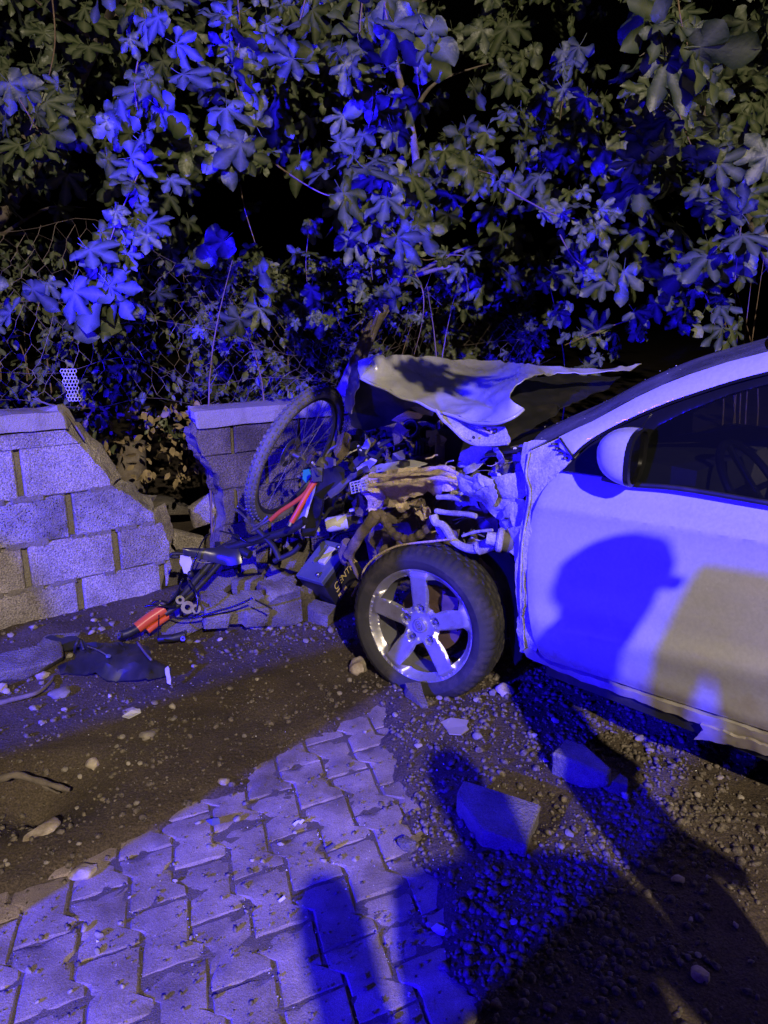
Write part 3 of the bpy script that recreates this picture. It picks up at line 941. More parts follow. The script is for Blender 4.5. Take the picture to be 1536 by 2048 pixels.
for ci in range(5):
    z1, z0 = zs[ci], zs[ci + 1]
    s = b2[0][0] - 0.2 + (0.21 if ci % 2 else 0)
    for k in range(12):
        pl = clip_rect(right_poly, s, s + 0.41, z0 + 0.003, z1 - 0.003)
        s += 0.43
        if len(pl) < 3 or abs(area(pl)) < 0.001: continue
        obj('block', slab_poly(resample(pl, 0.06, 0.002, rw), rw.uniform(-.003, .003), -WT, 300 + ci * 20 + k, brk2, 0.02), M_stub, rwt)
pl = [(p[0] + (0.015 if brk2(p) else 0), p[1]) for p in clip_rect(right_poly, 0, 5, -0.1, zc0 - 0.01)]
obj('mortar', slab_poly(resample(pl, 0.2), -0.02, -WT + 0.02, 33), M_mortar, rwt)

# ================================================================== RUBBLE
def chunk(px, py, t, size, yaw, tilt, seed, m, label, name='rubble', cat='rubble', group=None, z=None, chop=3, roll=0.0, amp=0.006, poly=None):
    """a broken lump of concrete: box with chopped-off corners; size in metres (l, w, h); its lowest point rests on the ground unless t places it"""
    rr = random.Random(seed)
    bm = bmesh.new()
    l, w, h = size
    if poly:
        vs = [bm.verts.new((x * l / 2, y * w / 2, -h / 2)) for x, y in poly]
        f = bm.faces.new(vs)
        g = bmesh.ops.extrude_face_region(bm, geom=[f])
        for v in g['geom']:
            if isinstance(v, bmesh.types.BMVert): v.co.z += h
        bmesh.ops.recalc_face_normals(bm, faces=bm.faces)
    else:
        bmesh.ops.create_cube(bm, size=1.0)
        for v in bm.verts: v.co = Vector((v.co.x * l, v.co.y * w, v.co.z * h))
    for _ in range(chop):
        d = Vector((rr.choice((-1, 1)) * rr.uniform(.4, 1), rr.choice((-1, 1)) * rr.uniform(.4, 1), rr.choice((-1, 1, 0)) * rr.uniform(.1, .9)))
        n_ = Vector((d.x / l, d.y / w, d.z / h)).normalized()
        c_ = Vector((d.x * l, d.y * w, d.z * h)) * 0.5 * rr.uniform(.55, .8)
        res = bmesh.ops.bisect_plane(bm, geom=bm.verts[:] + bm.edges[:] + bm.faces[:], plane_co=c_, plane_no=n_, clear_outer=True)
        eds = [e for e in res['geom_cut'] if isinstance(e, bmesh.types.BMEdge)]
        if eds:
            try: bmesh.ops.contextual_create(bm, geom=eds)
            except Exception: pass
    bmesh.ops.bevel(bm, geom=list(bm.edges), offset=min(size) * 0.06, segments=1, affect='EDGES', clamp_overlap=True)
    bmesh.ops.triangulate(bm, faces=bm.faces)
    bmesh.ops.subdivide_edges(bm, edges=[e for e in bm.edges if e.calc_length() > 0.03], cuts=1)
    bmesh.ops.triangulate(bm, faces=bm.faces)
    bm.normal_update()
    off = Vector((seed * 3.1, seed * 1.7, seed * .9))
    for v in bm.verts:
        v.co += v.normal * (amp * (noise.noise(v.co * 26 + off) + .6 * noise.noise(v.co * 60 + off)))
    M = Matrix.Rotation(R_(yaw), 4, 'Z') @ Matrix.Rotation(R_(tilt), 4, 'X') @ Matrix.Rotation(R_(roll), 4, 'Y')
    bm.verts.index_update()
    V = [M @ v.co for v in bm.verts]; F = [tuple(v.index for v in f.verts) for f in bm.faces]
    bm.free()
    low = min(v.z for v in V)
    if t is None:
        p = PZ(px, py, 0.0)
        zz = (ground_z(p.x, p.y) if z is None else z) - 0.008
        # the given pixel is the middle of the piece
        for _ in range(4):
            p = PZ(px, py, zz - low)
        c = Vector((p.x, p.y, zz - low))
    else:
        c = P(px, py, t)
    return tag(obj(name, ([v + c for v in V], F), m, None, True, 32), label, cat, group)
IP = [(-1, -1), (-.25, -1), (-.15, -.7), (.2, -.7), (.3, -1), (1, -1), (1, -.3), (.8, -.2), (.8, .25), (1, .35), (1, 1), (.3, 1), (.2, .72), (-.15, .72), (-.25, 1), (-1, 1), (-1, .4), (-.8, .3), (-.8, -.25), (-1, -.35)]
rub = [
 # px, py, size, yaw, tilt, roll, z, label
 (468, 1218, (.26, .15, .075), 22, 14, 0, 0.05, 'long dark paver leaning at the front of the rubble heap', dict(poly=IP, chop=0)),
 (560, 1215, (.19, .15, .09), 8, 8, 4, 0.03, 'squarish concrete lump in the middle of the rubble heap', dict(chop=3)),
 (560, 1185, (.17, .12, .07), 30, 12, -6, 0.09, 'broken paver end lying on top of the rubble heap', dict(poly=IP, chop=1)),
 (505, 1170, (.16, .11, .09), -14, 5, 8, 0.05, 'rounded concrete piece behind the long dark paver', dict(chop=4)),
 (550, 1160, (.10, .09, .10), 35, 10, 20, 0.06, 'small cut corner piece standing at the back of the rubble', dict(chop=3)),
 (432, 1175, (.20, .10, .06), 36, 25, 0, 0.05, 'smooth slab piece leaning beside the saddle post', dict(chop=2)),
 (445, 1203, (.09, .06, .06), 50, 0, 10, 0.02, 'rough lump with bright broken face under the slab piece', dict(chop=4, amp=.012)),
 (380, 1245, (.22, .10, .05), 12, 10, 0, 0.01, 'flat low kerb piece under the orange handle end', dict(chop=2)),
 (592, 1110, (.12, .04, .15), 10, -12, 8, 0.1, 'upright brown plate shaped piece left of the battery', dict(chop=3)),
 (497, 1120, (.07, .03, .13), 20, -20, 12, 0.11, 'pointed shard standing between saddle and battery', dict(chop=3)),
 (420, 1012, (.30, .2, .14), 32, 15, -18, 0.32, 'big broken wall lump in the gap, rough side out', dict(chop=4, amp=.014)),
 (472, 1040, (.17, .06, .19), 28, -25, 12, 0.24, 'bright flat wall fragment leaning under the bicycle wheel', dict(chop=3)),
 (630, 1225, (.16, .10, .07), -20, 5, 0, 0.0, 'mossy concrete piece under the corner of the battery', dict(chop=3)),
 (610, 1190, (.12, .1, .1), 30, 12, 10, 0.04, 'yellowish crumbling piece below the battery end', dict(chop=4, amp=.012)),
 (370, 1085, (.2, .14, .12), 20, 5, 10, 0.12, 'grey wall lump against the broken wall edge', dict(chop=3)),
 (365, 1140, (.26, .16, .2), 38, 0, 0, 0.0, 'low broken base stone at the end of the wall', dict(chop=2)),
 (330, 1010, (.35, .25, .1), 40, 0, 8, 0.12, 'dark flat lump deep in the wall gap', dict(chop=3)),
 (52, 1335, (.30, .15, .10), 30, 10, 0, 0.0, 'long kerb piece lying against the wall foot at far left', dict(chop=2)),
 (120, 1290, (.16, .12, .06), 10, 0, 0, 0.0, 'low paver piece beside the long kerb piece', dict(chop=2)),
 (832, 1396, (.065, .13, .05), 12, 18, 0, 0.0, 'small oblong brick end leaning under the tyre', dict(chop=1)),
 (1170, 1538, (.19, .11, .10), -38, 0, 0, 0.0, 'cut concrete block lying in the gravel below the door', dict(chop=2)),
 (1232, 1570, (.07, .06, .06), -20, 0, 0, 0.0, 'rough chip leaning at the end of the cut concrete block', dict(chop=3)),
 (985, 1642, (.24, .17, .075), -24, 6, 4, 0.0, 'big broken concrete slab in the middle of the foreground', dict(chop=2, amp=.005)),
 (812, 1690, (.05, .035, .03), 20, 0, 0, 0.0, 'bluish chip at the left corner of the big shadow', dict(chop=3)),
 (520, 1255, (.07, .04, .03), 20, 0, 0, 0.0, 'splinter of white concrete in front of the heap', dict(chop=3)),
 (265, 1425, (.07, .035, .02), 25, 10, 0, 0.0, 'white chip of broken tile on the dirt', dict(chop=3)),
]
for i, (px, py, sz, yaw, tl, rl, z, lab, kw) in enumerate(rub):
    sz = tuple(q * (1.18 if i < 10 or i in (12, 13) else .85 if i in (10, 11) else 1) for q in sz)
    if i < 14: tl *= 1.5; rl += (-1) ** i * 8
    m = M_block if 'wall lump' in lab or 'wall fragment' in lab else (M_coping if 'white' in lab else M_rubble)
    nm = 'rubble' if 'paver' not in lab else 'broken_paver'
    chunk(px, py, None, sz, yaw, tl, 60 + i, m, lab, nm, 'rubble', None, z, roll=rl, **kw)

# dark splinters of plastic and metal between the rubble
rs_ = random.Random(301)
for k in range(16):
    px, py = rs_.uniform(345, 640), rs_.uniform(1085, 1255)
    z = max(.03, .22 - (py - 1080) / 900)
    c = PZ(px, py, z)
    ax, ay, az = frame_from(Vector((rs_.gauss(0, 1), rs_.gauss(0, 1), rs_.gauss(0, .6))))
    L_, W_ = rs_.uniform(.03, .09), rs_.uniform(.008, .028)
    vf = rough(box(c, ax, ay, az, L_, W_, .0035), 2, .006, 18, k)
    tag(obj('plastic_shard', vf, rs_.choice((M_black, M_black, M_grey, M_dsteel)), None, False), 'dark broken plastic splinter stuck between the pieces of the rubble heap', 'car debris', 'plastic splinters in the rubble heap')
# ================================================================== THE WRECKED CAR
CR = Vector((0.70711, -0.70711, 0))      # towards the rear of the car
CI = Vector((0.70711, 0.70711, 0))       # towards its right side
CZ = Vector((0, 0, 1))
I0 = 2.13
PROF = [(0.0, .10), (.15, .07), (.25, .035), (.33, .012), (.45, 0), (.6, -.010), (.72, -.006), (.85, .006), (.93, .02), (.99, .042), (1.02, .058), (1.10, .10), (1.25, .185), (1.40, .285), (1.48, .40), (1.6, .7)]
def prof(z):
    for (a, u), (b, v) in zip(PROF, PROF[1:]):
        if z <= b: return u + (v - u) * (z - a) / (b - a)
    return PROF[-1][1]
def CS(px, py, off=0.0):
    d = ray(px, py); k = d.dot(CI)
    t = I0 / k
    for _ in range(9):
        z = CAM_Z + d.z * t
        t = (I0 + prof(max(0, z)) + off) / k
    return ORG + d * t
def CF(r, i, z): return CR * r + CI * i + Vector((0, 0, z))
def tI(px, py, i): return i / ray(px, py).dot(CI)
def tR(px, py, r): return r / ray(px, py).dot(CR)
HUB = P(838, 1252, 2.97)
car = thing('wrecked_car', 'white car with its front end torn open, left side and front wheel towards us', 'car', CF(HUB.dot(CR) + 1.1, I0 + .85, 0))
def part(name, vf, m, smooth=True, auto=35, parent=None):
    return obj(name, vf, m, parent or car, smooth, auto)

# ---- front door
door_front = [(1123, 944), (1110, 955), (1097, 967), (1086, 981), (1077, 998), (1066, 1024), (1061, 1050), (1057, 1090), (1054, 1155), (1057, 1221), (1061, 1250), (1066, 1274), (1079, 1306), (1090, 1317), (1101, 1322)]
belt = [(1123, 944), (1202, 954), (1264, 966), (1360, 974), (1536, 1002), (1880, 1060)]
low = [(1101, 1322), (1220, 1360), (1320, 1393), (1527, 1459), (1880, 1572)]
def crease(px, py):
    d = py - (1010 + .1645 * (px - 1080))
    d2 = py - (1252 + .215 * (px - 1080))
    return 0.020 * (1 - math.exp(-abs(d) / 26)) - 0.020 * math.exp(-((d2) / 34) ** 2)
def door_map(px, py):
    e = edge_dist((px, py), door_poly)
    return CS(px, py, crease(px, py) + 0.006 * math.exp(-e / 5))
door_poly = door_front + low[1:] + belt[1:][::-1]
door = part('door', sheet(door_poly, door_map, 10, 0.03), M_white)
# ---- rocker and torn skirt
rock_poly = [(1046, 1300), (1060, 1296), (1079, 1314), (1101, 1330), (1220, 1368), (1320, 1401), (1527, 1467), (1880, 1580), (1880, 1612), (1527, 1488), (1404, 1449), (1330, 1422), (1200, 1374), (1120, 1345), (1052, 1316)]
def rock_map(px, py):
    p = CS(px, py, 0.018)
    return crumple(p, 0.004, 22, 4)
part('sill', sheet(rock_poly, rock_map, 9, 0.02), M_white)
skirt_poly = [(1400, 1450), (1430, 1459), (1527, 1490), (1880, 1608), (1880, 1634), (1536, 1510), (1500, 1500), (1478, 1497), (1462, 1490), (1440, 1487), (1418, 1480), (1390, 1477), (1398, 1468), (1409, 1462), (1403, 1456)]
part('sill_skirt', sheet(skirt_poly, lambda x, y: crumple(CS(x, y, 0.004), 0.004, 30, 8), 8, 0.01, jag=1.2), M_white)
part('sill_beam', merge(box(CF(HUB.dot(CR) + 1.35, I0 + .13, .25), CR, CI, CZ, .85, .06, .05)), M_black)
# ---- hinge pillar, bare body where the wing is missing
pil = [(1046, 884), (1070, 880), (1098, 879), (1120, 874), (1146, 914), (1130, 940), (1108, 962), (1092, 982), (1082, 1010), (1072, 1060), (1068, 1150), (1070, 1230), (1078, 1290), (1074, 1312), (1044, 1308), (1038, 1280), (1037, 1200), (1034, 1130), (1040, 1080), (1048, 1030), (1056, 990), (1052, 950), (1044, 915)]
part('hinge_pillar', sheet(pil, lambda x, y: crumple(CS(x, y, 0.032), 0.008, 9, 2), 8, 0.012, jag=0.8), M_white_in)
part('pillar_flange', tube(smooth_path([CS(1058, 905, .02), CS(1052, 950, .015), CS(1060, 985, .02), CS(1052, 1040, .015), CS(1044, 1090, .018), CS(1041, 1180, .016), CS(1043, 1300, .02)], 5), 0.0032, 5), M_white_in)
# bolts and blots of sealant on the pillar
for (x, y) in [(1107, 888), (1114, 897), (1121, 907), (1131, 916), (1136, 908)]:
    part('sealant_blob', place_shape(rock(int(x), ICO1, .3, .5, 2), Matrix.Translation(CS(x, y, .022)) @ Matrix.Diagonal((.011, .009, .011, 1))), M_dsteel)
# ---- A pillar and door frame
ap = [(1119, 895), (1118, 874), (1150, 858), (1184, 843), (1228, 819), (1272, 795), (1325, 770), (1378, 749), (1455, 724), (1536, 703), (1700, 668), (1880, 640), (1880, 668), (1700, 702), (1536, 744), (1460, 764), (1395, 785), (1307, 817), (1228, 853), (1176, 884), (1146, 914)]
def ap_map(x, y):
    e = edge_dist((x, y), ap)
    return CS(x, y, -0.012 * (1 - math.exp(-e / 9)) + 0.006)
part('windscreen_pillar', sheet(ap, ap_map, 8, 0.03), M_white)
part('pillar_seam', tube([CS(1120, 876, -.004), CS(1147, 915, -.004)], 0.0035, 5), M_black)
df = [(1228, 858), (1307, 822), (1395, 790), (1460, 769), (1536, 749), (1700, 707), (1880, 673), (1880, 705), (1700, 733), (1536, 768), (1461, 788), (1373, 823), (1318, 850), (1302, 866), (1290, 890), (1268, 960), (1258, 958), (1268, 895), (1276, 862)]
part('door_frame', sheet(df, lambda x, y: CS(x, y, 0.008 + .004 * math.exp(-edge_dist((x, y), df) / 3)), 7, 0.02), M_blackgloss)
sail = [(1124, 941), (1150, 918), (1176, 892), (1205, 872), (1228, 859), (1302, 826), (1280, 858), (1264, 900), (1262, 963), (1203, 952)]
part('mirror_sail', sheet(sail, lambda x, y: CS(x, y, 0.004), 10, 0.02), M_blackgloss)
part('pillar_trim', tube(smooth_path([CS(1146, 914, -.006), CS(1176, 886, -.006), CS(1228, 855, -.006), CS(1307, 819, -.006), CS(1395, 787, -.006), CS(1536, 746, -.006), CS(1880, 671, -.006)], 5), 0.005, 6), M_blackgloss)
part('belt_trim', tube(smooth_path([CS(1205, 957, -.004), CS(1264, 969, -.004), CS(1360, 977, -.006), CS(1536, 1006, -.006), CS(1880, 1064, -.006)], 5), 0.0085, 8), M_black)
glass = [(1266, 964), (1290, 892), (1304, 862), (1320, 846), (1373, 820), (1461, 785), (1536, 765), (1700, 731), (1880, 702), (1880, 1062), (1536, 1004), (1360, 975)]
M_clear = bpy.data.materials.new('door_glass'); M_clear.use_nodes = True
_nt = M_clear.node_tree; _b = _nt.nodes['Principled BSDF']; _b.inputs['Base Color'].default_value = (0.01, 0.011, 0.013, 1); _b.inputs['Roughness'].default_value = 0.04
_tr = _nt.nodes.new('ShaderNodeBsdfTransparent'); _tr.inputs[0].default_value = (0.75, 0.77, 0.8, 1)
_mx = _nt.nodes.new('ShaderNodeMixShader'); _mx.inputs[0].default_value = 0.35
_nt.links.new(_tr.outputs[0], _mx.inputs[1]); _nt.links.new(_b.outputs[0], _mx.inputs[2]); _nt.links.new(_mx.outputs[0], _nt.nodes['Material Output'].inputs[0])
part('door_glass', sheet(glass, lambda x, y: CS(x, y, 0.020), 16, 0.004), M_clear)
# ---- windscreen
EDGE = smooth_path([CS(1060, 900, .02), CS(1118, 873, .012), CS(1184, 842, .012), CS(1272, 794, .012), CS(1378, 748, .012), CS(1536, 702, .012)], 6)
def ws_grid():
    V, F = [], []
    n, m = len(EDGE), 21
    for i, e in enumerate(EDGE):
        u = i / (n - 1)
        for j in range(m):
            v = j / (m - 1)
            q = 4 * v * (1 - v)
            V.append(e + CI * (1.30 * v * (1 - .1 * u)) - CR * ((.20 - .06 * u) * q) + CZ * (.035 * q))
    for i in range(n - 1):
        for j in range(m - 1):
            F.append((i * m + j, i * m + j + 1, (i + 1) * m + j + 1, (i + 1) * m + j))
    return V, F
M_wind = mat('windscreen_glass', (0.10, 0.10, 0.11), 0.3, var=0.4, vscale=6, spec=0.5, second=(0.36, 0.35, 0.34), smix=(0.35, 0.8), sscale=5, rough_var=0.1, fine=0.4, fscale=120)
part('windscreen', ws_grid(), M_wind, True, None)
rs = random.Random(8)
gV, gF = ws_grid()
cr_v = []
for k in range(40):
    a = rs.choice(gV)
    cr_v.append(place_shape(rock(k, ICO1, .3, .6, 2), Matrix.Translation(a + CZ * .004 - CR * .004 + CI * rs.uniform(-.03, .03)) @ Matrix.Diagonal((rs.uniform(.0012, .003),) * 3 + (1,))))
sh_ = obj('glass_crumbs', merge(*cr_v), M_whitepl, car); sh_['kind'] = 'stuff'
# cowl and firewall
part('cowl', sheet([(0, 0), (1.3, 0), (1.3, .2), (0, .2)], lambda a, b: CF(HUB.dot(CR) + .14 + b + .0 - .18 * 4 * (a / 1.3) * (1 - a / 1.3), I0 + .12 + a, .98 + .25 * b), .08, .01, toward=CZ), M_black)
part('firewall', sheet([(0, 0), (1.4, 0), (1.4, .85), (0, .85)], lambda a, b: crumple(CF(HUB.dot(CR) + .36, I0 + .12 + a, .22 + b), .02, 5, 3), .07, .01), M_black)
part('floor_pan', box(CF(HUB.dot(CR) + 1.55, I0 + .85, .27), CR, CI, CZ, 1.2, .70, .02), M_black)
# ---- door mirror
def mirror():
    c = CS(1268, 914, -0.07)
    fwd = (-CR * 0.93 - CI * 0.12).normalized()
    side = CZ.cross(fwd).normalized()
    up = CZ
    V, F = [], []
    segs, rings = 24, 9
    for k in range(rings + 1):
        a = k / rings
        e = math.sqrt(max(0, 1 - (a * 0.985) ** 2.2))
        for s in range(segs):
            th = 2 * math.pi * s / segs
            cx, cy = math.cos(th), math.sin(th)
            n_ = (abs(cx) ** 2.8 + abs(cy) ** 2.8) ** (-1 / 2.8)
            V.append(c + fwd * (a * 0.115) + side * (cx * n_ * 0.080 * e) + up * ((cy * n_) * 0.082 * e + .010 * a - .018 * cx * e))
    for k in range(rings):
        for s in range(segs):
            F.append((k * segs + s, k * segs + (s + 1) % segs, (k + 1) * segs + (s + 1) % segs, (k + 1) * segs + s))
    F.append(tuple(range(rings * segs, (rings + 1) * segs)))
    rim = []
    for k, (a, sc) in enumerate(((0.004, 1.0), (-.012, 1.02), (-.016, .92), (-.004, .9))):
        for s in range(segs):
            th = 2 * math.pi * s / segs
            cx, cy = math.cos(th), math.sin(th)
            n_ = (abs(cx) ** 2.8 + abs(cy) ** 2.8) ** (-1 / 2.8)
            rim.append(c + fwd * a + side * (cx * n_ * 0.080 * sc) + up * (cy * n_ * 0.082 * sc - .018 * cx * sc))
    RF = [(k * segs + s, k * segs + (s + 1) % segs, (k + 1) * segs + (s + 1) % segs, (k + 1) * segs + s) for k in range(3) for s in range(segs)]
    gl = list(rim[3 * segs:])
    m = part('door_mirror', (V, F), M_white, True, 50)
    obj('mirror_rim', (rim, RF), M_blackgloss, m, True, 40)
    obj('mirror_glass', (gl, [tuple(reversed(range(segs)))]), M_glass, m)
    obj('mirror_arm', tube([c - up * .06 - fwd * .0, CS(1215, 945, 0.0)], .022, 8), M_blackgloss, m, True)
mirror()
# ---- inside, seen through the side glass
part('dashboard', rough(box(CF(-1.12, I0 + .82, .90), CR, CI, CZ, .18, .58, .11), 3, .02, 3, 2), M_interior)
def steering():
    c = CF(-.83, I0 + .46, .93); ax = (CR * .8 + CZ * .6).normalized()
    x, y, z = frame_from(ax)
    M = mat_from_axes(x, y, z, c)
    ring = [(.18 + .014 * math.cos(a), .014 * math.sin(a)) for a in [2 * math.pi * k / 8 for k in range(8)]]
    return merge(lathe(ring, 32, M, True), tube([c + x * .17, c - x * .17], .012, 6), tube([c, c - y * .17], .012, 6), tube([c, c - ax * .25], .03, 8))
part('steering_wheel', steering(), M_black)
st = part('front_seat', rough(box(CF(-.42, I0 + .47, .58), CR, CI, CZ, .24, .24, .09), 3, .015, 4, 5), M_interior)
obj('seat_back', rough(box(CF(-.12, I0 + .47, .92), (CR * .96 + CZ * -.25).normalized(), CI, (CZ * .96 + CR * .25).normalized(), .07, .23, .33), 3, .015, 4, 6), M_interior, st, True)
obj('headrest', rough(box(CF(.02, I0 + .47, 1.32), CR, CI, CZ, .05, .13, .08), 3, .01, 6, 7), M_interior, st, True)
part('door_lining', sheet([(0, 0), (1.05, 0), (1.05, .62), (0, .62)], lambda a, b: CF(-1.3 + a, I0 + .10, .34 + b), .12, .01, toward=CI), M_interior)
# ---- rest of the body beyond the picture
def loft():
    rs_ = [-.16, .1, .5, .9, 1.3, 1.7, 1.95, 2.05]
    V, F, FM = [], [], []
    sec0 = None
    for r_ in rs_:
        tp = max(0, (r_ - .9) / 1.2)
        rz = 1.475 - .10 * tp ** 2
        left = [(z, prof(z) + .05 * tp ** 2) for z in (.27, .45, .7, .9, .99)]
        gl = [(1.0 + (rz - 1.0 - .03) * k, .05 + .26 * k + .05 * tp ** 2) for k in (.1, .5, .95)]
        top = [(rz, .37 + .05 * tp), (rz + .03, .6), (rz + .035, .88)]
        half = [(z, i) for z, i in left + gl + top]
        sec = [(z, I0 + i) for z, i in half] + [(z, I0 + 1.76 - i) for z, i in reversed(half[:-1])]
        sec0 = len(sec)
        for z, i in sec: V.append(CF(r_, i, z))
    for k in range(len(rs_) - 1):
        for j in range(sec0 - 1):
            F.append((k * sec0 + j, k * sec0 + j + 1, (k + 1) * sec0 + j + 1, (k + 1) * sec0 + j))
            z = (V[k * sec0 + j].z + V[k * sec0 + j + 1].z) / 2
            FM.append(1 if 1.02 < z < 1.40 and k not in (3,) else 0)
    n = len(rs_) - 1
    F.append(tuple(n * sec0 + j for j in range(sec0))); FM.append(0)
    return V, F, FM
lv, lf, lm = loft()
me = make_mesh('rear_body', lv, lf, None, True, [M_white, M_glass], lm)
me.set_sharp_from_angle(angle=R_(35))
link_mesh('rear_body', me, car)
# roof over the front seats, and the far side
def roofp(a, b):
    q = a
    base = CF(-.16, 0, 0)
    near = CS(1536, 700, .012)
    r0 = near.dot(CR)
    v = (b)
    return CF(r0 + (-.16 - r0) * a - .10 * 4 * v * (1 - v) * (1 - a), near.dot(CI) + (1.17) * v + a * .06 * (1 - 2 * v), near.z + (1.475 - near.z) * a + .045 * 4 * v * (1 - v))
part('roof', sheet([(0, 0), (1, 0), (1, 1), (0, 1)], roofp, .08, .02, toward=CZ), M_white)
part('far_side', sheet([(0, 0), (1.25, 0), (1.25, .7), (0, .7)], lambda a, b: CF(-1.4 + a, I0 + 1.76 - prof(.27 + b), .27 + b), .1, .02, toward=CI), M_white)

# ---- the bonnet, bent up and creased
def c_(x, y, i=None, r=None): return (x, y, tI(x, y, i) if i is not None else tR(x, y, r))
hood_poly = [(720, 754), (728, 740), (742, 722), (752, 710), (765, 706), (800, 710), (892, 717), (1000, 725), (1060, 730), (1120, 735), (1200, 739), (1250, 737), (1283, 728), (1262, 742), (1225, 746), (1160, 748), (1110, 748), (1075, 752), (1050, 759), (1033, 770), (1021, 785), (1020, 795), (1027, 805), (1047, 815), (1032, 826), (1012, 836), (988, 844), (960, 847), (938, 841), (903, 829), (866, 817), (835, 805), (803, 793), (770, 778)]
hood_ctrl = [c_(720, 754, i=2.24), c_(803, 793, i=2.24), c_(866, 817, i=2.25), c_(958, 847, i=2.22), c_(1047, 815, i=2.26), c_(752, 710, r=-2.34), c_(892, 717, r=-2.36), c_(1000, 725, r=-2.30), c_(1021, 788, r=-1.62), c_(1050, 759, r=-1.66), c_(1120, 735, r=-1.76), c_(1110, 748, r=-1.72), c_(1200, 742, r=-1.62), c_(1283, 728, r=-1.55), c_(870, 755, i=2.55), c_(960, 785, i=2.5), c_(800, 740, i=2.42)]
hood_t = tps(hood_ctrl)
def hood_map(x, y):
    p = P(x, y, hood_t(x, y))
    # the long crease from the front corner down to the middle
    d = (y - (712 + .47 * (x - 780))) / 1.1
    k = math.exp(-abs(d) / 9.0) * (1 if 770 < x < 985 else .2)
    p = p - CZ * (.022 * k)
    d2 = (y - (840 - .30 * (x - 900)))
    p = p + CZ * (.010 * math.exp(-abs(d2) / 7.0))
    d3 = (x - (835 + .5 * (y - 720)))
    p = p - CZ * (.008 * math.exp(-abs(d3) / 6.0))
    rg = 1 - 2 * abs(noise.noise(p * 7.0 + Vector((3, 1, 4))))
    return crumple(p, .005, 8, 3) + CZ * (.007 * max(0, rg) ** 3)
hood = part('bonnet', sheet(hood_poly, hood_map, 5.5, 0.004), M_white, True, 40)
obj('bonnet_flange', tube(smooth_path([hood_map(x, y) - CZ * .004 for x, y in [(720, 755), (745, 768), (770, 779), (803, 794), (835, 806), (866, 818), (903, 830), (938, 842), (960, 848), (988, 845), (1012, 837), (1032, 827), (1047, 816)]], 5), .0065, 6), M_white, hood, True)
# folded front lip and the underside with its frame
obj('bonnet_lip', depth_sheet([(717, 722), (735, 715), (752, 709), (745, 722), (738, 735), (728, 743), (720, 754), (716, 740)], [c_(717, 722, i=2.30), c_(752, 709, r=-2.35), (720, 754, tI(720, 754, 2.235)), (738, 735, tI(738, 735, 2.25))], 6, .003, .006, 20, 3), M_white, hood, True, 30)
obj('bonnet_edge', depth_sheet([(700, 742), (717, 722), (719, 754), (714, 775), (706, 800), (698, 828), (690, 822), (691, 800), (696, 765)], [(700, 742, tI(700, 742, 2.3)), (717, 722, tI(717, 722, 2.30)), (719, 754, tI(719, 754, 2.25)), (690, 822, tI(690, 822, 2.36)), (698, 828, tI(698, 828, 2.30))], 8, .004, .010, 18, 6), M_dsteel, hood, True, 30)
und = [(719, 757), (770, 781), (803, 796), (866, 820), (880, 838), (868, 846), (838, 842), (800, 846), (770, 852), (735, 862), (705, 852), (695, 832), (704, 800)]
obj('bonnet_lining', depth_sheet(und, [(719, 757, tI(719, 757, 2.30)), (866, 820, tI(866, 820, 2.32)), (803, 796, tI(803, 796, 2.31)), (705, 850, tI(705, 850, 2.45)), (870, 845, tI(870, 845, 2.62)), (780, 850, tI(780, 850, 2.62)), (780, 820, tI(780, 820, 2.5))], 9, .004, .010, 10, 9), M_black, hood, True, 35)
obj('bonnet_brace', depth_sheet([(783, 842), (800, 830), (815, 822), (853, 827), (838, 838), (815, 838), (800, 846)], [(783, 842, tI(783, 842, 2.5)), (853, 827, tI(853, 827, 2.40)), (815, 822, tI(815, 822, 2.4)), (815, 838, tI(815, 838, 2.5))], 7, .003, .003, 20, 2), M_tan, hood, True, 35)
obj('bonnet_brace', depth_sheet([(820, 815), (835, 810), (868, 823), (866, 832), (845, 828)], [(820, 815, tI(820, 815, 2.36)), (868, 823, tI(868, 823, 2.34)), (845, 828, tI(845, 828, 2.38)), (835, 810, tI(835, 810, 2.34))], 7, .003, .003, 20, 2), M_grey, hood, True, 35)
# wing flange strip hanging under the bonnet
fl = [(873, 818), (884, 838), (905, 856), (928, 878), (952, 888), (985, 889), (1016, 886), (1020, 881), (1012, 862), (1004, 845), (985, 848), (958, 850), (930, 842), (900, 830)]
part('wing_flange', depth_sheet(fl, [c_(873, 818, i=2.26), c_(928, 878, i=2.22), c_(1016, 886, i=2.24), c_(1004, 845, i=2.30), c_(930, 842, i=2.28), c_(905, 856, i=2.22)], 8, .003, .006, 14, 12), M_white_in, True, 35)
part('flange_fold', tube(smooth_path([P(x, y, tI(x, y, 2.215)) for x, y in [(872, 819), (884, 838), (905, 857), (928, 879), (952, 889), (985, 890), (1016, 887)]], 4), .006, 6), M_white_in)
part('flange_hole', place_shape(ICO1, Matrix.Translation(P(947, 875, tI(947, 875, 2.2))) @ Matrix.Diagonal((.007, .007, .007, 1))), M_black)
part('flange_curl', tube(smooth_path([P(x, y, tI(x, y, 2.235)) for x, y in [(955, 853), (970, 862), (982, 866), (981, 857), (974, 858)]], 5), .004, 5), M_tan)

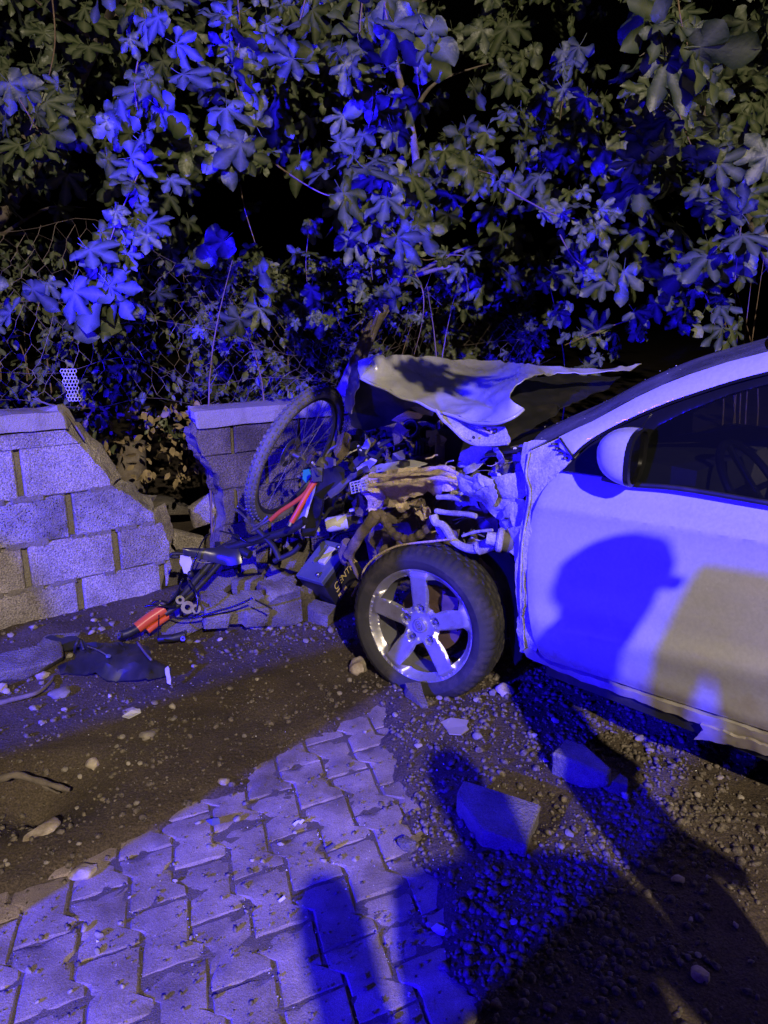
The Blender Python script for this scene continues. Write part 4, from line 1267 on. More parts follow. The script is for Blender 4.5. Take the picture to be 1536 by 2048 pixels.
# ---- crumpled inner wing, rail and wheel housing
rail_f = [(737, 947), (772, 941), (800, 939), (837, 936), (873, 930), (900, 936), (915, 948), (915, 975), (897, 984), (873, 990), (850, 984), (837, 988), (796, 1006), (773, 1018), (752, 1022), (738, 1022), (732, 1017), (735, 996), (721, 976), (724, 960)]
def rail_depth(i0, pts): return [c_(x, y, i=i0 + d) for x, y, d in pts]
part('inner_wing', depth_sheet(rail_f, rail_depth(2.24, [(737, 947, .10), (873, 930, .14), (915, 948, .08), (800, 962, -.03), (880, 960, -.02), (721, 976, .02), (796, 990, .05), (752, 1020, .10), (850, 984, .06)]), 6.5, .003, .014, 14, 21, jag=1.5), M_tan, True, 30)
for pts in ([(728, 972), (770, 968), (820, 966), (870, 960), (915, 962)], [(738, 950), (790, 946), (840, 944), (880, 937), (912, 944)]):
    part('wing_flange', tube(smooth_path([crumple(P(x, y, tI(x, y, 2.20)), .01, 12, 5) for x, y in pts], 5), .011, 7, rfun=lambda u: .009 + .003 * math.sin(u * 25)), M_tan)
rail_b = [(905, 938), (930, 950), (955, 960), (975, 958), (1010, 952), (1048, 944), (1058, 985), (1045, 1000), (1010, 995), (978, 998), (955, 1002), (950, 984), (930, 985), (914, 983), (905, 975)]
part('inner_wing', depth_sheet(rail_b, rail_depth(2.20, [(905, 938, .12), (955, 960, .03), (1048, 944, .04), (1058, 985, .02), (978, 998, .06), (914, 983, .08), (1000, 970, -.01), (940, 970, .02)]), 6.5, .003, .008, 12, 25), M_white_in, True, 30)
hous = [(740, 1018), (773, 1014), (800, 1002), (840, 985), (875, 985), (905, 985), (950, 990), (960, 1010), (985, 1030), (1000, 1055), (1030, 1085), (1040, 1150), (1035, 1230), (1000, 1210), (950, 1150), (880, 1120), (790, 1115), (745, 1140), (735, 1080)]
part('wheel_housing', depth_sheet(hous, [c_(740, 1018, i=2.36), c_(875, 985, i=2.40), c_(985, 1030, i=2.38), c_(1035, 1230, i=2.30), c_(880, 1110, i=2.62), c_(745, 1140, i=2.5), c_(820, 1060, i=2.62), c_(930, 1070, i=2.6), c_(1020, 1100, i=2.4)], 9, .004, .022, 9, 31), M_brown, True, 30)
# crumpled tan flaps
flaps = [
 ([(737, 1020), (760, 1018), (772, 1030), (760, 1048), (745, 1062), (737, 1050)], 2.26, M_tan, .012),
 ([(770, 1030), (800, 1008), (838, 1000), (850, 1015), (820, 1035), (790, 1048), (772, 1050)], 2.33, M_brown, .02),
 ([(748, 1062), (778, 1052), (790, 1072), (770, 1090), (750, 1110), (742, 1090)], 2.3, M_brown, .014),
 ([(845, 1065), (872, 1058), (885, 1078), (868, 1085), (850, 1080)], 2.25, M_tan, .01),
 ([(795, 1010), (832, 998), (838, 1004), (820, 1016), (800, 1024)], 2.29, M_tan, .01),
]
for k, (pl, i, m, am) in enumerate(flaps):
    part('torn_liner', depth_sheet(pl, [c_(x, y, i=i + .04 * math.sin(q * 2.1)) for q, (x, y) in enumerate(pl[:5])], 5, .003, am, 16, 40 + k, jag=1.2), m, True, 30)
ap_ = [(952, 985), (975, 990), (1010, 990), (1046, 998), (1056, 1010), (1052, 1060), (1048, 1090), (1030, 1072), (1012, 1062), (1000, 1056), (990, 1040), (978, 1026), (965, 1012)]
part('strut_apron', depth_sheet(ap_, rail_depth(2.20, [(952, 985, .05), (1010, 990, .01), (1056, 1010, -.02), (1048, 1090, 0), (1000, 1056, .05), (965, 1012, .06), (1025, 1035, 0)]), 6, .003, .016, 13, 51, jag=1), M_white_in, True, 25)
# hinge bracket, straps and torn plates in front of the firewall
plates = [
 ([(1008, 905), (1022, 895), (1048, 888), (1050, 915), (1047, 945), (1030, 952), (1010, 945), (1000, 930)], 2.30, M_white_in, .006),
 ([(981, 890), (993, 890), (1003, 908), (1013, 930), (1008, 940), (998, 925), (988, 905)], 2.26, M_white_in, .003),
 ([(920, 905), (955, 890), (985, 893), (990, 912), (960, 918), (945, 928), (932, 945), (915, 950), (912, 935)], 2.34, M_white_in, .008),
 ([(918, 948), (936, 934), (948, 926), (975, 918), (958, 935), (940, 947), (926, 954)], 2.30, M_white_in, .006),
 ([(935, 950), (955, 940), (965, 955), (958, 965), (940, 962)], 2.36, M_grey, .006),
 ([(990, 925), (1000, 930), (1008, 950), (1000, 957), (990, 945)], 2.28, M_white_in, .004),
 ([(918, 1000), (930, 985), (948, 990), (958, 1015), (940, 1010), (925, 1015)], 2.3, M_white_in, .006),
 ([(895, 1000), (915, 998), (930, 1012), (920, 1022), (897, 1018)], 2.4, M_grey, .004),
]
for k, (pl, i, m, am) in enumerate(plates):
    part('torn_bracket', depth_sheet(pl, [c_(x, y, i=i + .03 * math.sin(q * 1.9 + k)) for q, (x, y) in enumerate(pl[:5])], 5, .003, am, 18, 60 + k), m, True, 30)
for (x, y) in [(1030, 898), (1042, 940), (998, 950), (1038, 905), (918, 965)]:
    part('bolt', tube([P(x, y, tI(x, y, 2.27)), P(x, y, tI(x, y, 2.30))], .008, 6), M_steel)
part('bracket_edge', tube(smooth_path([P(x, y, tI(x, y, 2.24)) for x, y in [(1049, 892), (1052, 920), (1049, 945), (1035, 955), (1010, 957)]], 4), .005, 6), M_white_in)

# more torn sheet metal, packed behind the rail and over the wheel housing
rt_ = random.Random(77)
def shred(x, y, r_, i, m, amp, k, nm='torn_metal'):
    n = rt_.randint(5, 8)
    rot = rt_.uniform(0, 6.28); el = rt_.uniform(.4, 1)
    pl = []
    for q in range(n):
        a = 2 * math.pi * q / n + rt_.uniform(-.25, .25)
        rr = r_ * rt_.uniform(.6, 1.15)
        u, v = rr * math.cos(a), rr * el * math.sin(a)
        pl.append((x + u * math.cos(rot) - v * math.sin(rot), y + u * math.sin(rot) + v * math.cos(rot)))
    part(nm, depth_sheet(pl, [c_(a, b, i=i + rt_.uniform(-.05, .05)) for a, b in pl[:5]], 4.5, .0025, amp, 20, 200 + k, jag=1.0), m, True, 25)
for k in range(17):
    shred(rt_.uniform(900, 1045), rt_.uniform(905, 1075), rt_.uniform(13, 30), rt_.uniform(2.27, 2.44), rt_.choice((M_white_in, M_white_in, M_white_in, M_tan, M_grey)), .016, k)
for k in range(17):
    shred(rt_.uniform(735, 900), rt_.uniform(955, 1075), rt_.uniform(12, 30), rt_.uniform(2.27, 2.45), rt_.choice((M_tan, M_tan, M_brown, M_brown, M_black)), .018, 40 + k)
for k in range(14):
    shred(rt_.uniform(690, 880), rt_.uniform(865, 935), rt_.uniform(9, 24), rt_.uniform(2.42, 2.65), rt_.choice((M_black, M_brown, M_grey, M_dsteel)), .018, 80 + k, 'broken_trim')
for k in range(26):       # clipped wires and loom ends
    x, y = rt_.uniform(735, 1040), rt_.uniform(900, 1080)
    i = rt_.uniform(2.2, 2.34)
    pts = [P(x, y, tI(x, y, i))]
    a = rt_.uniform(0, 6.28)
    for q in range(3):
        a += rt_.uniform(-.8, .8); L_ = rt_.uniform(6, 18)
        x += math.cos(a) * L_; y += math.sin(a) * L_ * .7
        pts.append(P(x, y, tI(x, y, i + rt_.uniform(-.02, .02))))
    part('wire', tube(smooth_path(pts, 4), rt_.uniform(.0015, .004), 5), rt_.choice((M_black, M_brown, M_white_in, M_tan, M_grey)))
# dark scuttle under the lifted bonnet, up to the windscreen
scut = [(1030, 768), (1060, 752), (1110, 748), (1180, 752), (1240, 748), (1215, 775), (1150, 805), (1090, 838), (1050, 865), (1016, 886), (1006, 846), (1047, 816), (1024, 800), (1020, 785)]
part('scuttle', depth_sheet(scut, [c_(1030, 768, i=2.75), c_(1240, 748, i=3.3), c_(1150, 805, i=2.75), c_(1016, 886, i=2.34), c_(1006, 846, i=2.42), c_(1110, 748, i=3.1)], 9, .004, .012, 9, 66), M_black, True, 35)
part('torn_wing', depth_sheet([(1020, 1060), (1048, 1050), (1056, 1085), (1050, 1150), (1046, 1230), (1048, 1300), (1038, 1304), (1034, 1240), (1036, 1160), (1028, 1110), (1012, 1090)], rail_depth(2.15, [(1020, 1060, .03), (1056, 1085, 0), (1046, 1230, 0), (1038, 1304, .01), (1028, 1110, .02)]), 5, .003, .010, 15, 333, jag=1), M_white_in, True, 25)
part('torn_wing', depth_sheet([(915, 955), (950, 945), (985, 962), (1000, 985), (985, 1010), (950, 1005), (925, 985)], rail_depth(2.18, [(915, 955, .03), (985, 962, 0), (985, 1010, .03), (950, 1005, .05), (950, 975, -.02)]), 5, .003, .014, 16, 334, jag=1), M_white_in, True, 25)
# ---- hoses, looms and pipes
def hose(pts, i, r, m, ridges=0, name='hose', ds=None):
    p3 = smooth_path([P(x, y, tI(x, y, i + (ds[k] if ds else 0))) for k, (x, y) in enumerate(pts)], 8 if not ridges else 16)
    rf = (lambda u: r * (1 + .14 * math.sin(u * ridges))) if ridges else (lambda u: r * (1 + .06 * math.sin(u * 17)))
    return part(name, tube(p3, r, 9, True, rf), m)
hose([(752, 1030), (738, 1048), (722, 1068), (708, 1090), (697, 1112)], 2.17, .023, M_brown, 190, 'corrugated_hose')
hose([(697, 1085), (690, 1100), (690, 1115), (700, 1122)], 2.2, .03, M_brown, 0, 'hose')
hose([(742, 1030), (762, 1028), (772, 1045), (782, 1062), (800, 1075), (820, 1078), (842, 1068), (858, 1052), (866, 1035)], 2.2, .018, M_brown, 70, 'hose')
hose([(866, 1030), (872, 1045), (885, 1050), (895, 1062), (908, 1082), (930, 1095), (955, 1098), (975, 1092)], 2.17, .017, M_white_in, 0, 'hose')
hose([(958, 1096), (972, 1092), (988, 1086), (998, 1082)], 2.17, .024, M_white_in, 75, 'corrugated_hose')
hose([(872, 1022), (900, 1026), (930, 1028), (952, 1032)], 2.2, .011, M_white_in, 0, 'pipe')
hose([(875, 994), (900, 994), (922, 998)], 2.25, .012, M_white_in, 0, 'pipe')
hose([(925, 1072), (950, 1064), (985, 1060)], 2.2, .006, M_white_in, 0, 'pipe')
hose([(870, 1030), (878, 1060), (892, 1076)], 2.2, .012, M_white_in, 0, 'pipe')
hose([(700, 1118), (708, 1135), (714, 1150), (722, 1160)], 2.12, .009, M_brown, 0, 'pipe')
hose([(722, 1162), (712, 1178), (704, 1192)], 2.12, .006, M_brown, 0, 'pipe')
hose([(723, 1158), (728, 1140), (742, 1122), (765, 1105), (795, 1092), (830, 1086), (870, 1082), (905, 1078)], 2.08, .0042, M_tan, 0, 'wire')
gc = P(1000, 1080, tI(1000, 1080, 2.15))
gx_, gy_, gz_ = frame_from((CR * -.75 - CI * .5 + CZ * .1))
part('grommet', lathe([(.001, -.012), (.040, -.012), (.046, -.006), (.046, .006), (.040, .012), (.026, .014), (.024, .05), (.001, .05)], 24, mat_from_axes(gx_, gy_, gz_, gc - gz_ * 0)), M_white_in)
gc2 = P(1015, 1082, tI(1015, 1082, 2.2))
part('grommet', lathe([(.001, -.05), (.034, -.05), (.045, -.02), (.040, .02), (.001, .03)], 20, mat_from_axes(gx_, gy_, gz_, gc2)), M_grey)
part('cable_plug', rough(box(P(1036, 1072, tI(1036, 1072, 2.2)), CR, CI, CZ, .018, .015, .025), 1, .005, 20), M_grey)
# ---- engine
part('engine_block', rough(box(CF(-1.98, 2.95, .62), CR, CI, CZ, .26, .34, .3), 4, .05, 4, 3), M_black, True, 30)
def intake():
    c = P(850, 893, tI(850, 893, 2.62)); x = Vector((1, 0, 0)); y = Vector((0, 1, 0.12)).normalized(); z = x.cross(y)
    parts_ = [bevelled(box(c, x, y, z, .075, .06, .06), .012, 2)]
    rb = [tube([c + x * q - y * .062 - z * .052, c + x * q - y * .064 + z * .048, c + x * q - y * .03 + z * .064], .006, 6) for q in (-.058, -.042, -.026, -.01, .006, .022, .038, .054)]
    o = part('intake_manifold', parts_[0], M_black)
    for t_ in rb: obj('rib', t_, M_black, o, True)
    part('filter_box', bevelled(box(P(898, 890, tI(898, 890, 2.6)), x, y, z, .06, .05, .065), .01, 2), M_black)
    part('filter_lid', bevelled(box(P(880, 893, tI(880, 893, 2.52)), x, y, z, .022, .02, .06), .004, 1), M_grey)
    # clamp ring and air pipe
    for (px, py, r_, m) in ((822, 857, .036, M_steel), (853, 866, .030, M_black)):
        c2 = P(px, py, tI(px, py, 2.50)); ax = Vector((-.5, -.8, .35)).normalized()
        fx, fy, fz = frame_from(ax)
        part('pipe_clamp', lathe([(r_, -.012), (r_ + .004, -.012), (r_ + .004, .012), (r_, .012)], 24, mat_from_axes(fx, fy, fz, c2), True), m)
        part('air_pipe', lathe([(r_ - .004, -.10), (r_ - .002, .0), (r_ - .006, .0), (r_ - .006, -.10)], 20, mat_from_axes(fx, fy, fz, c2), True), M_black)
intake()
part('slam_panel', depth_sheet([(735, 945), (745, 932), (775, 925), (800, 920), (830, 920), (858, 926), (840, 934), (800, 938), (770, 941)], [c_(735, 945, i=2.36), c_(800, 920, i=2.42), c_(858, 926, i=2.44), c_(800, 938, i=2.30)], 6, .004, .006, 14, 71), M_whitepl, True, 30)
part('reservoir_cap', lathe([(.001, .02), (.024, .02), (.026, -.02), (.001, -.02)], 18, mat_from_axes(Vector((1, 0, 0)), Vector((0, 1, 0)), CZ, P(809, 932, tI(809, 932, 2.34)))), M_black)
part('crushed_pipes', depth_sheet([(815, 905), (850, 902), (880, 912), (890, 928), (860, 930), (835, 925), (812, 920)], [c_(815, 905, i=2.6), c_(880, 912, i=2.55), c_(860, 930, i=2.45), c_(812, 920, i=2.5)], 6, .02, .02, 14, 74), M_brown, True, 30)
# broken plastics and metal between the wheel of the bicycle and the engine
deb = [
 ([(690, 870), (720, 862), (760, 868), (800, 872), (815, 900), (800, 918), (760, 922), (735, 935), (700, 930), (688, 900)], 2.75, M_black, .03, 'radiator'),
 ([(695, 935), (722, 905), (733, 912), (705, 945)], 2.42, M_grey, .004, 'broken_trim'),
 ([(723, 895), (735, 880), (742, 890), (728, 910)], 2.42, M_whitepl, .006, 'broken_trim'),
 ([(768, 930), (790, 905), (812, 895), (810, 918), (790, 926)], 2.5, M_grey, .01, 'broken_trim'),
 ([(655, 985), (700, 950), (735, 930), (737, 936), (705, 958), (660, 995)], 2.34, M_grey, .004, 'broken_trim'),
 ([(632, 930), (640, 914), (668, 916), (668, 932), (650, 938)], 2.30, M_grey, .004, 'headlamp_housing'),
 ([(625, 955), (633, 930), (668, 930), (690, 938), (690, 960), (662, 985), (645, 998), (626, 990)], 2.36, M_black, .006, 'headlamp_housing'),
 ([(672, 870), (690, 862), (700, 880), (698, 905), (685, 920), (668, 915)], 2.5, M_brown, .008, 'broken_trim'),
 ([(618, 985), (628, 962), (624, 985), (612, 1020), (604, 1055), (582, 1060), (588, 1035)], 2.22, M_whitepl, .003, 'bumper_strip'),
 ([(625, 995), (645, 1000), (640, 1040), (628, 1070), (604, 1072), (600, 1058), (615, 1020)], 2.26, M_black, .006, 'bumper_beam'),
 ([(662, 1035), (690, 1030), (728, 1028), (726, 1045), (700, 1050), (670, 1052)], 2.40, M_grey, .012, 'broken_trim'),
 ([(722, 962), (740, 957), (748, 968), (728, 985), (720, 975)], 2.3, M_whitepl, .003, 'broken_trim'),
 ([(690, 985), (712, 965), (722, 985), (725, 1010), (705, 1025), (685, 1015)], 2.5, M_black, .012, 'broken_trim'),
 ([(645, 1000), (685, 985), (690, 1015), (660, 1032), (640, 1040)], 2.6, M_black, .01, 'broken_trim'),
 ([(712, 935), (738, 920), (752, 925), (732, 945), (716, 948)], 2.4, M_whitepl, .004, 'broken_trim'),
 ([(700, 1000), (722, 990), (735, 1010), (730, 1028), (708, 1030)], 2.36, M_brown, .012, 'broken_trim'),
]
for k, (pl, i, m, am, nm) in enumerate(deb):
    part(nm, depth_sheet(pl, [c_(x, y, i=i + .04 * math.sin(q * 2.3 + k)) for q, (x, y) in enumerate(pl[:5])], 6, .012 if nm != 'radiator' else .04, am, 14, 90 + k), m, True, 30)
# the small perforated grille piece
gr = part('grille_piece', tube([P(722, 980, tI(722, 980, 2.2)), P(748, 970, tI(748, 970, 2.2))], .003, 5), M_whitepl)
for k in range(5):
    obj('grille_bar', tube([P(700 + k * 1.0, 966 + k * 5.2, tI(700, 968, 2.20)), P(735 + k * .5, 957 + k * 5.2, tI(735, 960, 2.2))], .003, 5), M_whitepl, gr)
for k in range(6):
    obj('grille_bar', tube([P(700 + k * 7, 966 - k * 1.8, tI(700, 968, 2.20)), P(704 + k * 7, 987 - k * 1.8, tI(735, 960, 2.2))], .003, 5), M_whitepl, gr)
# white washer bottle
wb_c = P(672, 1047, tI(672, 1047, 2.28)); bx_, by_, bz_ = frame_from(Vector((.95, .1, .15)))
wb = part('washer_bottle', lathe([(.001, -.05), (.028, -.05), (.036, -.035), (.036, .035), (.033, .04), (.036, .045), (.036, .055), (.001, .058)], 20, mat_from_axes(bx_, by_, bz_, wb_c)), M_whitepl)
rd = random.Random(19)
for k in range(46):       # sprung clips, wires and thin rods of the crushed front
    x, y = rd.uniform(600, 790), rd.uniform(858, 1075)
    if y > 1000 and x > 735: continue
    i = rd.uniform(2.35, 2.62)
    L_ = rd.uniform(15, 55); a = rd.choice((rd.uniform(-.95, -.4), rd.uniform(-.95, -.4), rd.uniform(0, 3.1)))
    dx, dy = math.cos(a) * L_, math.sin(a) * L_
    pts = [P(x + dx * q + rd.uniform(-5, 5), y + dy * q + rd.uniform(-5, 5), tI(x, y, i + rd.uniform(-.02, .02))) for q in (-.5, -.15, .2, .5)]
    part('broken_rod', tube(smooth_path(pts, 4), rd.uniform(.003, .011), 6), rd.choice((M_black, M_black, M_grey, M_dsteel, M_whitepl, M_brown)))
for k in range(26):
    x, y = rd.uniform(640, 800), rd.uniform(865, 1070)
    if y > 1000 and x > 735: continue
    i = rd.uniform(2.45, 2.7); s = rd.uniform(.015, .04)
    ax, ay, az = frame_from(Vector((rd.gauss(0, 1), rd.gauss(0, 1), rd.gauss(0, 1))))
    part('broken_trim', rough(box(P(x, y, tI(x, y, i)), ax, ay, az, s * rd.uniform(.6, 1.6), s, s * rd.uniform(.1, .5)), 1, .008, 25, k), rd.choice((M_black, M_black, M_grey, M_brown, M_dsteel)), False)

# ---- the front wheel
WN = Vector((-.515, -.855, .05)).normalized()
wup = Vector((0, 0, 1)); wx_ = (wup - WN * wup.dot(WN)).normalized(); wy_ = WN.cross(wx_)
MW = mat_from_axes(wx_, wy_, WN, HUB)           # local x up, local z outwards
TR, RR = 0.322, 0.240
FS = RR / 0.226
wheel = thing('front_wheel', None, None, HUB); wheel.parent = car
wheel.matrix_parent_inverse = WORLD[car.name].inverted()
del WORLD['front_wheel']; WORLD[wheel.name] = Matrix.Translation(HUB)
def tyre_profile():
    o = .018
    side_out = [(RR - .006, o - .016), (RR + .004, o - .002), (RR + .02, o + .006), (RR + .036, o + .010), (TR - .032, o + .004), (TR - .018, o - .008), (TR - .008, o - .022)]
    tread = [(TR - .003, o - .034), (TR, o - .05), (TR, o - .066), (TR - .007, o - .068), (TR - .007, o - .075), (TR, o - .077), (TR + .0005, o - .098), (TR - .007, o - .1), (TR - .007, o - .107), (TR, o - .109), (TR - .001, o - .13), (TR - .007, o - .132), (TR - .007, o - .138), (TR - .002, o - .14), (TR - .004, o - .16), (TR - .012, o - .18)]
    side_in = [(TR - .03, o - .196), (TR - .055, o - .202), (RR + .01, o - .19), (RR - .006, o - .17)]
    return side_out + tread + side_in
prf = tyre_profile()
SEG = 180
tv, tf = [], []
mm = len(prf)
for s in range(SEG):
    a = 2 * math.pi * s / SEG
    for j, (r_, z_) in enumerate(prf):
        notch = 0
        if j in (5, 6, 7) and s % 3 == 0: notch = .006
        if 8 <= j <= 22 and (s + j // 2) % 4 == 0 and r_ > TR - .005: notch = .006
        flat = 1.0
        p = MW @ Vector(((r_ - notch) * math.cos(a), (r_ - notch) * math.sin(a), z_))
        if p.z < 0.012: p = p + WN * (.012 - p.z) * .35 if z_ > -.08 else p; p.z = max(p.z, .004 + .2 * min(0, p.z))
        tv.append(p)
for s in range(SEG):
    s2 = (s + 1) % SEG
    for j in range(mm - 1):
        tf.append((s * mm + j, s2 * mm + j, s2 * mm + j + 1, s * mm + j + 1))
obj('tyre', (tv, tf), M_rubber, wheel, True, 35)
# alloy rim: barrel and five-spoke face
obj('rim_barrel', lathe([(RR + .004, .012), (RR + .006, .006), (RR, -.004), (RR - .012, -.012), (RR - .02, -.05), (RR - .03, -.15), (RR - .012, -.165)], 96, MW), M_alloy, wheel, True, 40)
SP_ANG = [R_(a) for a in (93, 93 - 72, 93 - 144, 93 + 144, 93 + 72)]      # angles as seen, counted from the right
def seen(a): return -(a - math.pi / 2)                                     # to wheel-local (x up, y to the right as seen is negative turn)
def pol(r_, a):  # seen polar -> wheel local
    return Vector((r_ * math.sin(a), r_ * math.cos(a)))                    # (up, right)
rr_right = -1.0 if wy_.dot(Vector((1, 0, 0))) < 0 else 1.0
FACE_R = RR + .001
holes = []
for k in range(5):
    am = SP_ANG[0] - R_(36) - R_(72) * k
    h = []
    # rounded triangle between two spokes
    wi, wo = R_(13.5), R_(26)
    for a in np.linspace(-1, 1, 9): h.append((am + wo * a, .188 + .006 * (1 - a * a)))
    for q in np.linspace(0, 1, 6)[1:]: h.append((am + wo * (1 - q) + wi * q, .186 - (.186 - .086) * q))
    for a in np.linspace(1, -1, 5)[1:-1]: h.append((am + wi * a, .082 - .006 * (1 - a * a)))
    for q in np.linspace(1, 0, 6)[:-1]: h.append((am - wo * (1 - q) - wi * q, .186 - (.186 - .086) * q))
    holes.append([(r_ * FS * math.cos(a), r_ * FS * math.sin(a)) for a, r_ in h])
circle = [(FACE_R * math.cos(2 * math.pi * k / 120), FACE_R * math.sin(2 * math.pi * k / 120)) for k in range(120)]
def face_map(x, y):
    r_ = math.hypot(x, y) / FS; a = math.atan2(y, x)
    da = min(abs((a - s + math.pi) % (2 * math.pi) - math.pi) for s in SP_ANG)
    w_ = abs(math.sin(da)) * r_ if da < 1.3 else 9
    base = -.004 - .016 * max(0, 1 - ((r_ - .03) / .17) ** 2) if r_ > .03 else -.018
    band = .023 + .011 * (r_ / .2)
    hgt = 0.012 if w_ < band else 0.012 - min(.034, (w_ - band) * 1.3)
    if r_ > .196: 
        q = min(1, (r_ - .196) / .018)
        hgt = hgt * (1 - q) + .004 * q + .004 * (r_ > .215)
    if r_ < .06: hgt = 0.004
    for s in SP_ANG:                                      # lug pockets
        lx, ly = .070 * math.cos(s), .070 * math.sin(s)
        d = math.hypot(x - lx, y - ly)
        if d < .019: hgt -= .022 * min(1, (0.019 - d) / .006)
    return MW @ Vector((y, rr_right * x, base + hgt))
obj('rim_face', sheet(circle, face_map, .0075, .020, holes, toward=WN), M_alloy, wheel, True, 28)
obj('wheel_cap', lathe([(.001, .0), (.026, -.001), (.030, -.006), (.031, -.02)], 32, MW), M_alloy, wheel, True, 40)
def ring_xy(rx, ry, n=28): return [(rx * math.cos(2 * math.pi * k / n), ry * math.sin(2 * math.pi * k / n)) for k in range(n)]
cap_a = R_(112)
def cap_pt(u, v, d=.0015):
    x = u * math.cos(cap_a) - v * math.sin(cap_a); y = u * math.sin(cap_a) + v * math.cos(cap_a)
    return MW @ Vector((y, rr_right * x, d))
obj('wheel_cap_emblem', tube([cap_pt(x, y) for x, y in ring_xy(.0205, .0125)] + [cap_pt(.0205, 0)], .0011, 5, False), M_dsteel, wheel, True)
LET = [[(-.013, -.006), (-.013, .006)], [(-.013, .0), (-.006, .006)], [(-.012, .0005), (-.006, -.006)], [(-.002, -.006), (-.002, .006)], [(.002, -.006), (.007, .006)], [(.007, .006), (.012, -.006)]]
obj('wheel_cap_emblem', merge(*[tube([cap_pt(*a), cap_pt(*b)], .0010, 5) for a, b in LET]), M_dsteel, wheel)
for s in SP_ANG:
    lx, ly = .070 * math.cos(s), .070 * math.sin(s)
    c = MW @ Vector((ly, rr_right * lx, -.030))
    obj('lug_nut', lathe([(.0105, -.01), (.0105, .016), (.008, .020), (.001, .021)], 6, mat_from_axes(wx_, wy_, WN, c)), M_steel, wheel)
obj('brake_disc', lathe([(.001, -.085), (.07, -.08), (.075, -.105), (.140, -.105), (.140, -.125), (.02, -.125)], 48, MW), M_rust, wheel, True, 30)
cb = MW @ Vector((.06, rr_right * .105, -.095))
obj('brake_caliper', rough(box(cb, wx_, wy_, WN, .07, .035, .035), 2, .006, 18), M_rust, wheel, True, 35)
part('drive_shaft', tube([MW @ Vector((0, 0, -.12)), MW @ Vector((0, 0, -.12)) + CI * .6 + CZ * .03], .025, 10), M_dsteel)
part('suspension_strut', tube([MW @ Vector((.02, 0, -.2)), CF(HUB.dot(CR) + .05, I0 + .42, .80)], .04, 12), M_dsteel)
# liner piece behind the tyre
lin = [(940, 1092), (975, 1090), (1010, 1100), (1030, 1130), (1042, 1180), (1046, 1260), (1040, 1320), (1030, 1330), (1020, 1290), (1012, 1210), (985, 1140)]
part('wheel_arch_liner', depth_sheet(lin, [c_(940, 1092, i=2.40), c_(1010, 1100, i=2.3), c_(1046, 1260, i=2.24), c_(1030, 1330, i=2.3), c_(985, 1140, i=2.42)], 9, .006, .004, 12, 17), M_black, True)
# rear wheel, out of the picture
MW2 = mat_from_axes(Vector((0, 0, 1)), CR, CZ.cross(CR), CF(HUB.dot(CR) + 2.62, I0 + .01, .315))
if MW2.col[2].xyz.dot(CI) > 0: MW2 = mat_from_axes(Vector((0, 0, 1)), -CR, CZ.cross(-CR), CF(HUB.dot(CR) + 2.62, I0 + .01, .315))
part('rear_tyre', lathe([(q[0], q[1]) for q in prf], 48, MW2), M_rubber)
part('rear_rim', lathe([(.001, -.02), (.06, -.01), (.2, -.03), (RR, .0)], 32, MW2), M_alloy)

# ================================================================== BATTERY
B0 = Vector((-.306, 3.396, .235)); BA = Vector((.524, .646, .555)).normalized(); BB = Vector((-.774, .633, -.006)); BB = (BB - BA * BB.dot(BA)).normalized(); BC = Vector((.355, .426, -.832)); BC = (BC - BA * BC.dot(BA) - BB * BC.dot(BB)).normalized()
BL, BWd, BH = .245, .175, .19
bat = thing('car_battery', 'black car battery lying tipped on the rubble beside the tyre, yellow lettering', 'battery', B0 + BC * BH)
def bp(a, b, c): return B0 + BA * (a * BL) + BB * (b * BWd) + BC * (c * BH)
obj('case', bevelled(box(bp(.5, .5, .58), BA, BB, BC, BL / 2, BWd / 2, BH * .42), .006, 2), M_batt, bat, True, 35)
lid = obj('lid', bevelled(box(bp(.5, .5, .075), BA, BB, BC, BL / 2 + .003, BWd / 2 + .003, BH * .078), .004, 1), M_battlid, bat, True, 35)
obj('handle_ridge', bevelled(box(bp(.62, .42, -.03), BA, BB, BC, BL * .22, BWd * .12, .012), .004, 1), M_whitepl, bat)
obj('handle_ridge', bevelled(box(bp(.62, .72, -.02), BA, BB, BC, BL * .25, BWd * .04, .008), .003, 1), M_battlid, bat)
for a_ in (.12, .88):
    obj('terminal', lathe([(.001, -.014), (.009, -.014), (.010, .006), (.001, .006)], 12, mat_from_axes(BA, BB, BC, bp(a_, .22, -.04))), M_steel, bat, True)
obj('side_ridge', box(bp(.5, .0, .2), BA, BB, BC, BL * .5, .003, .004), M_batt, bat)
def text(body, size, M, m, parent, name='lettering', ext=.0006, shear=0.0):
    cu = bpy.data.curves.new(name, 'FONT')
    cu.body = body; cu.size = size; cu.extrude = ext; cu.align_x = 'LEFT'; cu.shear = shear
    o = bpy.data.objects.new(name, cu)
    COL.objects.link(o)
    dg = bpy.context.evaluated_depsgraph_get()
    me = bpy.data.meshes.new_from_object(o.evaluated_get(dg))
    bpy.data.objects.remove(o)
    me.transform(M)
    me.materials.clear(); me.materials.append(m)
    return link_mesh(name, me, parent)
# lettering on the side that faces right: reading upwards along the long edge
nrm = -BB
text('CENTRA', .052, mat_from_axes(BA, -BC, BA.cross(-BC), bp(.17, -.006, .62)), M_yellow, bat, shear=.15)
obj('label_bar', box(bp(.17 + .07, -.004, .68), BA, BB, BC, BL * .06, .0012, .004), M_yellow, bat)
obj('label_patch', box(bp(.30, -.004, .86), BA, BB, BC, .034, .0012, .012), M_yellow, bat)
obj('warning_label', box(bp(.70, .5, -.014), BA, BB, BC, .05, .05, .001), M_whitepl, bat) if False else None
